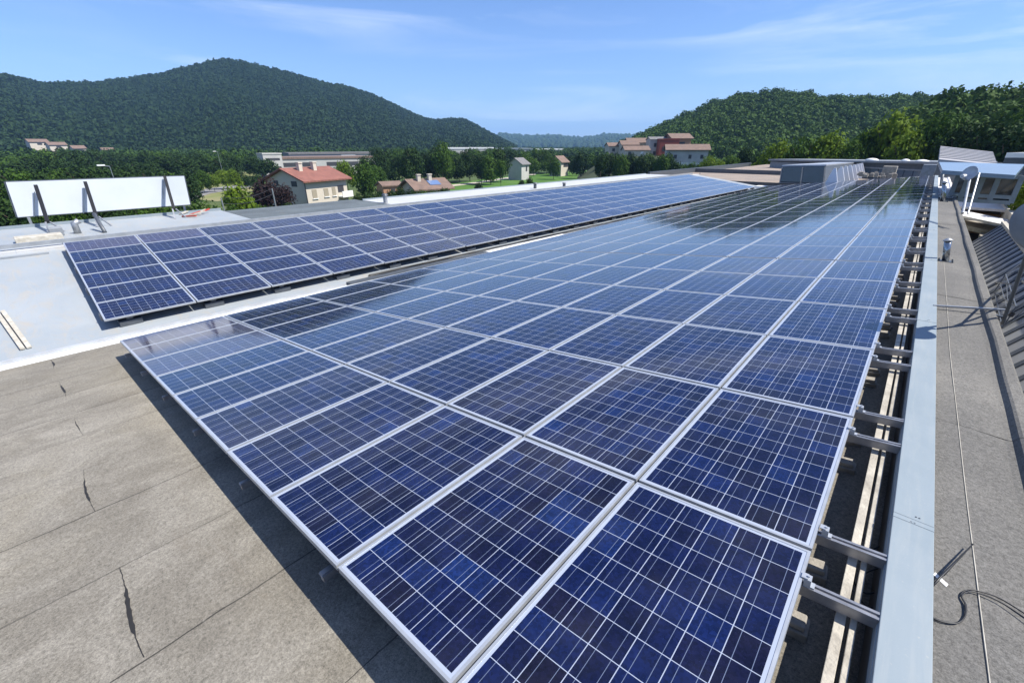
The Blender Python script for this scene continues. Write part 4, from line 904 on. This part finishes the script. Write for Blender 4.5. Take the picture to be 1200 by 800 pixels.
# ================================================================= HOUSES
def house(name, label, px, D, pyb, pye, w, dpt, yaw, roof_h, wallm, roofm, over=.5, windows=(), cat='house', group=None, chim=0, flat=False, hip=False, floor=None):
    """w along local x, dpt along local y, ridge along x; front wall faces local -y"""
    x, y = gxy(px, D); yaw = math.atan2(CAM[1] - y, CAM[0] - x) + math.pi / 2 + yaw; ze = zrow(x, y, pye); zb = floor if floor is not None else min(zrow(x, y, pyb), ze - 2.5)
    t = empty(name, (x, y, zb), label, cat, group); ca, sa = math.cos(yaw), math.sin(yaw)
    def Tt(a, b, z): return (x + a * ca - b * sa, y + a * sa + b * ca, z)
    mb = MB(); W2, D2 = w / 2, dpt / 2
    if flat:
        mb.box(-W2, W2, -D2, D2, zb, ze, T=Tt); mb.build('wall', wallm, t)
        mb = MB(); mb.box(-W2 - over, W2 + over, -D2 - over, D2 + over, ze + .01, ze + roof_h, T=Tt); mb.build('roof', roofm, t)
    else:
        vs = [Tt(-W2, -D2, zb), Tt(W2, -D2, zb), Tt(W2, D2, zb), Tt(-W2, D2, zb), Tt(-W2, -D2, ze), Tt(W2, -D2, ze), Tt(W2, D2, ze), Tt(-W2, D2, ze), Tt(-W2, 0, ze + roof_h), Tt(W2, 0, ze + roof_h)]
        if hip: mb.add(vs[:8], [(0, 1, 5, 4), (1, 2, 6, 5), (2, 3, 7, 6), (3, 0, 4, 7), (4, 5, 6, 7)])
        else: mb.add(vs, [(0, 1, 5, 4), (1, 2, 6, 9, 5), (2, 3, 7, 6), (3, 0, 4, 8, 7)])
        mb.build('wall', wallm, t)
        k = over * roof_h / D2; mb = MB(); e = .25; hx = D2 * .9 if hip else -over
        for s in (-1, 1):
            c = [(-W2 - over, s * (D2 + over), ze - k + .05), (W2 + over, s * (D2 + over), ze - k + .05), (W2 - hx, 0, ze + roof_h + .05), (-W2 + hx, 0, ze + roof_h + .05)]
            mb.hexa([Tt(*q) for q in c], [Tt(q[0], q[1], q[2] + e) for q in c])
        if hip:
            for s in (-1, 1):
                c = [(s * (W2 + over), -D2 - over, ze - k + .05), (s * (W2 + over), D2 + over, ze - k + .05), (s * (W2 - hx), 0, ze + roof_h + .05)]
                mb.hexa([Tt(*q) for q in c], [Tt(q[0], q[1], q[2] + e) for q in c])
        ro = mb.build('roof', roofm, t); fix_normals(ro)
        for q in range(chim):
            mb = MB(); cxp = -W2 * .5 + q * w * .33; mb.box(cxp - .35, cxp + .35, -D2 * .35, -D2 * .35 + .7, ze + roof_h * .5, ze + roof_h + 1.0, T=Tt); mb.box(cxp - .45, cxp + .45, -D2 * .35 - .1, -D2 * .35 + .8, ze + roof_h + 1.01, ze + roof_h + 1.2, T=Tt)
            c_ = mb.build('chimney', wallm, ro)
    for (wall, u, z0_, ww, hh, kind) in windows:      # wall: 'f' front (-y) or 'g' gable at -x ; z0_ below the eave
        mb = MB(); za, zb_ = ze - z0_ - hh, ze - z0_
        if wall == 'f': mb.box(u - ww / 2, u + ww / 2, -D2 - .06, -D2 + .05, za, zb_, T=Tt)
        elif wall == 'r': mb.box(W2 - .05, W2 + .06, u - ww / 2, u + ww / 2, za, zb_, T=Tt)
        else: mb.box(-W2 - .06, -W2 + .05, u - ww / 2, u + ww / 2, za, zb_, T=Tt)
        wo_ = mb.build('window' if kind != 'door' else 'door', {'s': M['shutter'], 'd': M['trim'], 'w': M['white'], 'door': M['trim']}[kind], t)
        if wall == 'f' and kind == 's':
            mb = MB(); mb.box(u - ww / 2 - .12, u + ww / 2 + .12, -D2 - .18, -D2 - .061, za - .14, za - .01, T=Tt); mb.build('sill', M['white'], wo_)
    return t, Tt, ze, zb
# main house: front wall normal at compass angle about 17 deg from +X
yawh = R_(39)                                  # the front wall turns this far from facing the camera
wn = [('f', -3.0, 1.5, 1.0, 1.5, 's'), ('f', -.4, 1.5, 1.0, 1.4, 's'), ('f', 1.4, 1.4, .8, 1.5, 's'), ('f', 3.1, 1.2, 1.4, 1.2, 'd'), ('f', -3.0, 4.4, 1.1, 1.2, 'd'), ('f', -.3, 4.2, 1.0, 1.2, 'd'),
      ('g', -2.2, .1, 1.4, .9, 'd'), ('g', 2.6, .1, 1.2, .9, 'd')]
hs, Tt, ze, zb = house('house', 'two storey cream house with a bright red tiled roof beyond the slate roof', 353, 95, 262, 209.5, 9.4, 9.8, yawh, 1.75, M['cream'], M['tile_red'], .8, wn, chim=2, floor=GZ)
mb = MB(); mb.box(2.3, 4.9, -6.1, -4.91, ze - 3.3, ze - 3.1, T=Tt); mb.box(2.3, 4.9, -6.1, -6.0, ze - 3.09, ze - 2.2, T=Tt); mb.build('balcony', M['white'], hs)
mb = MB(); mb.box(-4.82, -4.71, -5.02, -4.91, zb, ze - .1, T=Tt); mb.build('drainpipe', M['trim'], hs)
lo, Tt, ze, zb = house('house', 'low house with a pale tan tiled roof and two chimneys beside the field', 495, 100, 230, 219.5, 7.6, 7.5, R_(25), 1.5, M['cream'], M['tile_tan'], .8, [('f', 2.4, .4, 1.2, 1.5, 'd'), ('f', -1.6, .6, 1.2, 1.2, 's')], chim=2, floor=GZ)
mb = MB(); zr_ = lambda b: ze + 1.5 * (1 + b / 3.75) + .33; mb.hexa([Tt(-.3, -3.0, zr_(-3.0)), Tt(2.2, -3.0, zr_(-3.0)), Tt(2.2, -1.2, zr_(-1.2)), Tt(-.3, -1.2, zr_(-1.2))], [Tt(-.3, -3.0, zr_(-3.0) + .1), Tt(2.2, -3.0, zr_(-3.0) + .1), Tt(2.2, -1.2, zr_(-1.2) + .1), Tt(-.3, -1.2, zr_(-1.2) + .1)]); mb.build('roof_collector', mat('blue_collector', (.12, .18, .32), .25), lo)
house('shed', 'small terracotta shed between the green trees and the low house', 451, 112, 226, 217.5, 4.6, 4.5, R_(20), .7, M['orange'], M['tile_tan'], .3, [('f', 0, .5, 1, 1.2, 'd')], cat='shed', floor=GZ)
house('house', 'small white house with a dark grey roof behind the field', 608, 190, 205, 192, 6.5, 6, R_(62), 2.0, M['offwhite'], M['tile_grey'], .6, [('f', 1, .8, 1.2, 2, 'd')], floor=GZ)
house('house', 'brown roofed house half hidden by trees right of the small white house', 656, 215, 200, 189.5, 6, 6, R_(58), 2.2, M['cream'], M['tile_tan'], .6, [('f', 1, .8, 4, 1.4, 'd')], floor=GZ)
# factory
fac = [('f', u, 1.0, 6.0, 2.6, 'd') for u in (-26, -16, 8, 18, 28)]
house('factory', 'wide white and brown factory with a flat roof behind the cream house', 374, 260, 200, 185.5, 46, 30, R_(12), .9, M['offwhite'], M['tile_tan'], .3, [('f', u, 1.4, 6.2, 1.8, 'd') for u in (-18, -9, 2, 11, 19)], cat='factory', flat=True, floor=GZ)
house('factory', 'dark roofed upper hall rising behind the white and brown factory', 390, 300, 200, 180.5, 52, 26, R_(12), 1.0, M['grey'], M['tile_grey'], .3, [('f', 5, .3, 8, 1.4, 'w')], cat='factory', flat=True, floor=GZ)
house('apartment_block', 'slim white block left of the cream house, standing by the tall trees', 313, 240, 200, 181, 8, 7, R_(20), .6, M['offwhite'], M['offwhite'], .2, [('f', 0, 1.5, 6, 1.0, 'd'), ('f', 0, 5, 6, 1.2, 'd')], cat='building', flat=True, floor=GZ)
for k, (px, w, D, mt, lb) in enumerate(((545, 42, 420, 'white', 'white warehouse farthest left beyond the dark trees'), (585, 56, 470, 'coping', 'pale blue-grey warehouse in the middle of the distant row'), (640, 30, 520, 'white', 'low white warehouse farthest right in the distant row'))):
    house('warehouse', lb, px, D, 186, 174.5 + k * .6, w, 30, R_(15), 1.2, M['grey' if k == 1 else 'offwhite'], M[mt], .3, [], cat='warehouse', group='distant warehouses', flat=True, floor=GZ)
# left village on the lower slope
for k, (px, py, w, D, lb) in enumerate(((45, 166.5, 12, 560, 'largest pink roofed villa on the left hillside, farthest left'), (66, 170, 11, 545, 'long low villa with a pink roof right of the largest villa'), (90, 174, 8, 530, 'small villa with a brown roof below the long villa'), (124, 176.5, 8, 540, 'rightmost villa on the left hillside, low among trees'))):
    house('villa', lb, px, D, py + 9, py, w, 9, R_(15), 2.0, M['cream'], M['tile_tan'], .6, [('f', 0, .8, 3, 1.5, 'd')], cat='villa', group='villas on the left hillside', floor=GZ)
# right village cluster on its knoll
KD = 215
kb = zrow(*gxy(770, KD), 190)
house('house', 'pale stone house at the left end of the village with a pinkish roof', 722, KD + 5, 190, 171.7, 8.1, 8, R_(14), 1.3, M['cream'], M['tile_tan'], .4, [('f', 1, .8, 1.2, 1.2, 'd'), ('f', -2, .8, 1.2, 1.2, 'd')], group='village houses on the knoll', floor=GZ)
house('house', 'second village house from the left, under a terracotta roof', 736, KD, 190, 170.2, 7.2, 8, R_(14), 1.6, M['cream'], M['tile_tan'], .4, [('f', -2, .8, 1.1, 1.4, 'd'), ('f', 1.5, .8, 1.1, 1.4, 'd')], group='village houses on the knoll', floor=GZ)
house('house', 'long village house with a wide terracotta roof left of the grey house', 751, KD + 8, 190, 167.7, 13.5, 9, R_(14), 1.8, M['cream'], M['tile_tan'], .4, [('f', 5, .8, 1.2, 1.4, 'd'), ('f', 2, .8, 1.2, 1.4, 'd'), ('f', -1, .8, 1.2, 1.4, 'd'), ('f', -5, .8, 1.2, 1.4, 'd')], group='village houses on the knoll', floor=GZ)
house('house', 'low village house standing in front of the long terracotta roofed one', 745, KD - 12, 190, 176.2, 9.9, 7, R_(14), 1.4, M['cream'], M['tile_tan'], .4, [('f', 2, .5, 1.2, 1.6, 'w'), ('f', -3, .5, 1.2, 1.4, 'd')], group='village houses on the knoll', floor=GZ)
house('house', 'grey-white three storey village house left of the red house', 769, KD, 192, 164.2, 7.2, 8, R_(14), 1.0, M['greyrender'], M['tile_grey'], .3, [('f', 2, 1.2, 1.1, 1.5, 'd'), ('f', -1.5, 1.2, 1.1, 1.5, 'd'), ('f', 2, 4.4, 1.1, 1.5, 'd'), ('f', -1.5, 4.4, 1.1, 1.5, 'd')], group='village houses on the knoll', floor=GZ)
house('house', 'dark red village house in the middle of the village', 781, KD - 4, 192, 164.2, 7.7, 9, R_(14), .5, M['red'], M['red'], .1, [('f', -2, 2.5, 1.2, 1.8, 'd'), ('f', 1.5, 2.5, 1.2, 1.8, 'd'), ('f', -2, 5.5, 1.2, 1.8, 'd')], group='village houses on the knoll', flat=True, floor=GZ)
house('house', 'orange village house with the highest tan roof, right of the red house', 793, KD, 192, 162.2, 8.1, 8, R_(25), 1.6, M['orange'], M['tile_tan'], .8, [('f', 0, 1.4, 3, 1.8, 'd')], group='village houses on the knoll', floor=GZ)
house('house', 'long grey building with a brown roof at the right end of the village', 805, KD - 30, 200, 175.7, 14.0, 8, R_(8), 1.6, M['greyrender'], M['tile_tan'], .7, [('f', 5, 1.6, 1, 1.3, 'd'), ('f', 1, 1.6, 1, 1.3, 'd'), ('f', -4, 1.6, 1, 1.3, 'd'), ('f', -1, 4.2, 12, .7, 'w'), ('f', -1, 5.2, 12, 1.6, 'd')], group='village houses on the knoll', floor=GZ)
# knoll under the village
H5 = Hill([(676, 206), (690, 196), (705, 186), (720, 181), (740, 179), (790, 180), (830, 184), (850, 192), (866, 204)], 165, 200, 0, 30, back=2.2, gully=.0)
H5.mesh('village_knoll', soil, 40, 14)

# ================================================================= TREES
def trunk_mesh(h, r):
    mb = MB(); mb.tube([(0, 0, -.3), (.05, 0, h * .4), (-.03, .05, h * .75)], [r, r * .7, r * .45], 8)
    for a in range(5):
        t = a * 1.3; mb.tube([(0, 0, h * (.38 + .07 * a)), (math.cos(t) * h * .16, math.sin(t) * h * .16, h * (.6 + .05 * a)), (math.cos(t) * h * .24, math.sin(t) * h * .24, h * (.72 + .04 * a))], [r * .4, r * .25, r * .12], 6)
    return mb
tcrowns = []
for k in range(6):
    V, Fc, tn = leafclump(2600, 100 + k, .062, 16 + 2 * k, (.8, .9, 1.0, .7, .85, 1.1)[k]); lo_ = V[:, 2].min(); V = V.copy()
    V[:, 2] = (V[:, 2] - lo_) / (V[:, 2].max() - lo_); V[:, :2] *= 1.0 / np.abs(V[:, :2]).max()
    V[:, 2] = .08 + .92 * V[:, 2]; tcrowns.append(np_mesh('crown', V, Fc, tn, M['leaf_mid']))
tt = trunk_mesh(1.0, .028); tmesh = None
def tree(px, D, py_top, wpx, kind, label, group=None, name='tree', base=None, shape=None):
    global tmesh
    x, y = gxy(px, D); zt = zrow(x, y, py_top); zb = GZ if base is None else base; h = max(zt - zb, 1.5); rad = wpx / 2 * D / F * .86
    t = empty(name, (x, y, zb), label, 'tree' if name != 'shrub' else 'shrub', group)
    if tmesh is None:
        o = tt.build('trunk', M['bark']); tmesh = o.data
    else: o = bpy.data.objects.new('trunk', tmesh); SC.collection.objects.link(o)
    o.parent = t; ts = min(h * .9, rad * 2.2); o.scale = (ts, ts, h)
    k = random.randrange(6) if shape is None else shape
    c = bpy.data.objects.new('crown', tcrowns[k]); SC.collection.objects.link(c); c.parent = t; hc = min(h, rad * 2.7); c.location = (0, 0, h - hc); c.scale = (rad, rad * random.uniform(.85, 1.1), hc); c.rotation_euler = (0, 0, random.uniform(0, 6.28))
    c.material_slots[0].link = 'OBJECT'; c.material_slots[0].material = M[kind]
    return t
LD = 'leaf_dark'; LM = 'leaf_mid'; LB = 'leaf_bright'
# trees one can name
tree(267, 78, 213, 50, LB, 'bright green rounded tree right of the billboard')
tree(302, 84, 205, 48, 'leaf_purple', 'dark purple leaved tree against the gable of the cream house', shape=2)
tree(322, 80, 214, 30, 'leaf_purple', 'smaller dark purple tree in front of the house gable')
tree(421, 118, 187, 38, LM, 'round mid green tree right of the cream house')
tree(400, 150, 186, 30, LB, 'light green tree top peeping over the red roof')
tree(436, 150, 192, 28, LM, 'green tree between the cream house and the dark trees')
tree(516, 165, 163, 34, LM, 'tallest pale green tree above the field, behind the low house')
tree(586, 150, 186, 18, LM, 'single round green tree at the field edge left of the white house')
tree(560, 120, 213, 15, LD, 'small dark bush in the middle of the field', name='shrub')
tree(622, 118, 207, 16, LD, 'dark bush right of centre in the field', name='shrub')
tree(612, 116, 210, 12, LD, 'lowest dark bush near the white roof edge', name='shrub')
# bright trees at the far right of the left array
for k, (px, tp, w, D, kd, lb) in enumerate(((832, 181, 26, 110, LB, 'bright green tree just beyond the far corner of the left array'), (846, 186, 22, 105, LB, 'light green smaller tree next to the array corner'), (860, 180, 26, 112, LM, 'mid green tree third to the right of the array corner'), (875, 170, 24, 120, LD, 'darker tree left of the far roof decks'), (893, 176, 26, 115, LD, 'dark tree directly behind the far roof decks'),
        (915, 161, 48, 93, LB, 'leafy tree above the left end of the far wing'), (945, 155, 54, 92, LM, 'broad green tree above the far wing'), (975, 150, 50, 92, LB, 'lighter broad tree above the skylight fins'), (1000, 160, 34, 90, LM, 'mid green tree between the two bright trees'), (1015, 148, 34, 94, LM, 'mid green tree left of the brightest tree'),
        (1043, 124, 66, 93, LB, 'tallest yellow-green tree above the far wing'), (1066, 150, 54, 88, LB, 'lower bright tree in front of the tallest yellow-green one'), (1092, 130, 44, 90, LM, 'green tree left of the glazed building roof'), (1112, 128, 40, 93, LM, 'green tree above the white panel roof'), (1128, 138, 46, 85, LD, 'dark tree behind the white panel roof'), (1160, 132, 56, 80, LD, 'large dark tree above the annex'), (1192, 140, 50, 76, LD, 'dark tree at the right edge above the annex'), (1190, 122, 44, 92, LM, 'green tree high on the right edge'), (1225, 125, 50, 70, LD, 'dark tree just outside the right edge'))):
    tree(px, D, tp, w, kd, lb)
for k, (px, tp, w, D, lb) in enumerate(((1242, 200, 34, 34, 'bright green shrub below the annex at the right edge'), (1262, 205, 34, 28, 'nearest bright shrub at the right edge beside the beige parapet'), (1226, 208, 24, 36, 'low bright shrub against the glazed wall'))):
    tree(px, D, tp, w, LB, lb, name='shrub', base=-2.6)
def row(n, x0, x1, D0, D1, t0, t1, w0, w1, kinds, fmt, group, seed):
    r = random.Random(seed)
    for k in range(n):
        px = x0 + (x1 - x0) * (k + .5) / n + r.uniform(-3, 3); D = r.uniform(D0, D1)
        tree(px, D, r.uniform(t0, t1), r.uniform(w0, w1), r.choice(kinds), fmt % ORD[k], group)
row(14, 424, 590, 150, 185, 170, 184, 28, 40, [LD, LD, LM], 'dark tree in the front belt behind the field, %s from the left', 'front belt of trees behind the field', 1)
row(15, 430, 650, 230, 270, 170, 178, 24, 32, [LD, LM], 'tree in the back belt behind the field, %s from the left', 'back belt of trees behind the field', 2)
row(13, 612, 722, 190, 235, 174, 185, 20, 30, [LD, LD, LM], 'dark tree between the white house and the village, %s from the left', 'trees between the white house and the village', 3)
row(15, 704, 788, 138, 165, 177, 184, 20, 28, [LD, LD, LM], 'tree at the foot of the village, %s from the left', 'trees below the village', 4)
row(9, 790, 880, 135, 160, 186, 192, 18, 26, [LM, LD], 'tree right of the village, %s from the left', 'trees right of the village', 41)
row(17, -20, 320, 190, 235, 180, 189, 26, 36, [LD, LD, LM], 'tree in the front row above the billboard, %s from the left', 'front row of trees above the billboard', 5)
row(18, -20, 330, 250, 310, 172, 182, 24, 32, [LD, LM], 'tree in the back row above the billboard, %s from the left', 'back row of trees above the billboard', 6)
row(12, -30, 218, 110, 150, 190, 200, 34, 48, [LD, LD, LD, LM], 'big dark tree close behind the billboard, %s from the left', 'big dark trees behind the billboard', 7)
row(11, -30, 225, 52, 66, 228, 238, 34, 44, [LD, LM], 'hedge tree seen under the billboard, %s from the left', 'hedge trees below the billboard', 8)
row(6, 218, 300, 150, 185, 196, 206, 16, 24, [LM, LD, LB], 'small tree beside the road, %s from the left', 'small trees beside the road', 9)
row(7, 225, 345, 66, 76, 236, 243, 22, 30, [LD, LM], 'garden shrub behind the slate roof, %s from the left', 'garden shrubs behind the slate roof', 10)
row(9, 405, 522, 86, 96, 217, 226, 20, 28, [LD, LM], 'garden shrub before the low house, %s from the left', 'garden shrubs before the low house', 11)
# lamps, poles, wires
def pole(name, px, D, py_top, r, label, cat, lamp=False):
    x, y = gxy(px, D); z = zrow(x, y, py_top); t = empty(name, (x, y, GZ), label, cat); mb = MB(); mb.tube([(x, y, GZ), (x, y, z)], [r, r * .7], 8); mb.build('pole', M['galv'], t)
    if lamp: mb = MB(); mb.bar((x, y, z), (x - .1, y - .5, z + .08), .10, .1); mb.build('arm', M['galv'], t); mb = MB(); mb.hexa(*[[(x - .1 + a, y - 1.4 + b, z + c) for a, b in ((-.25, 0), (.25, 0), (.25, .9), (-.25, .9))] for c in (.08, .26)]); mb.build('lamp_head', M['white'], t)
    return x, y, z
pole('street_lamp', 120, 92, 195, .06, 'street lamp rising behind the billboard', 'street lamp', True)
pa = pole('utility_pole', 308, 74, 221, .13, 'grey concrete utility pole before the gable of the house', 'pole')
pb = pole('utility_pole', 243, 66, 232, .12, 'shorter utility pole by the road right of the billboard', 'pole')
pole('street_lamp', 253, 200, 178, .07, 'distant lamp mast above the trees left of the white block', 'street lamp', True)
for k, (a, b, dz, lb) in enumerate(((pa, pb, 0, 'upper wire between the two utility poles'), (pa, pb, -.7, 'lower wire between the two utility poles'))):
    mb = MB(); pts = [(a[0] + (b[0] - a[0]) * t / 10, a[1] + (b[1] - a[1]) * t / 10, a[2] + dz + (b[2] - a[2]) * t / 10 - 1.2 * math.sin(math.pi * t / 10) * .4) for t in range(11)]; mb.tube(pts, .025, 5); tag(mb.build('wire', M['trim']), lb, 'wire', 'wires between the utility poles')

# ================================================================= HAZE (even air over the whole valley)
hz = bpy.data.materials.new('haze_air'); hz.use_nodes = True; t = hz.node_tree
for n_ in list(t.nodes): t.nodes.remove(n_)
ho = t.nodes.new('ShaderNodeOutputMaterial'); pv = t.nodes.new('ShaderNodeVolumePrincipled'); pv.inputs['Color'].default_value = (.34, .60, 1.0, 1); pv.inputs['Density'].default_value = HAZE
t.links.new(pv.outputs[0], ho.inputs['Volume'])
mb = MB(); mb.box(-9500, 9500, -9500, 9500, GZ - 1, 420); tag(mb.build('haze', hz), 'thin bluish haze filling the air of the valley', 'haze', kind='stuff')
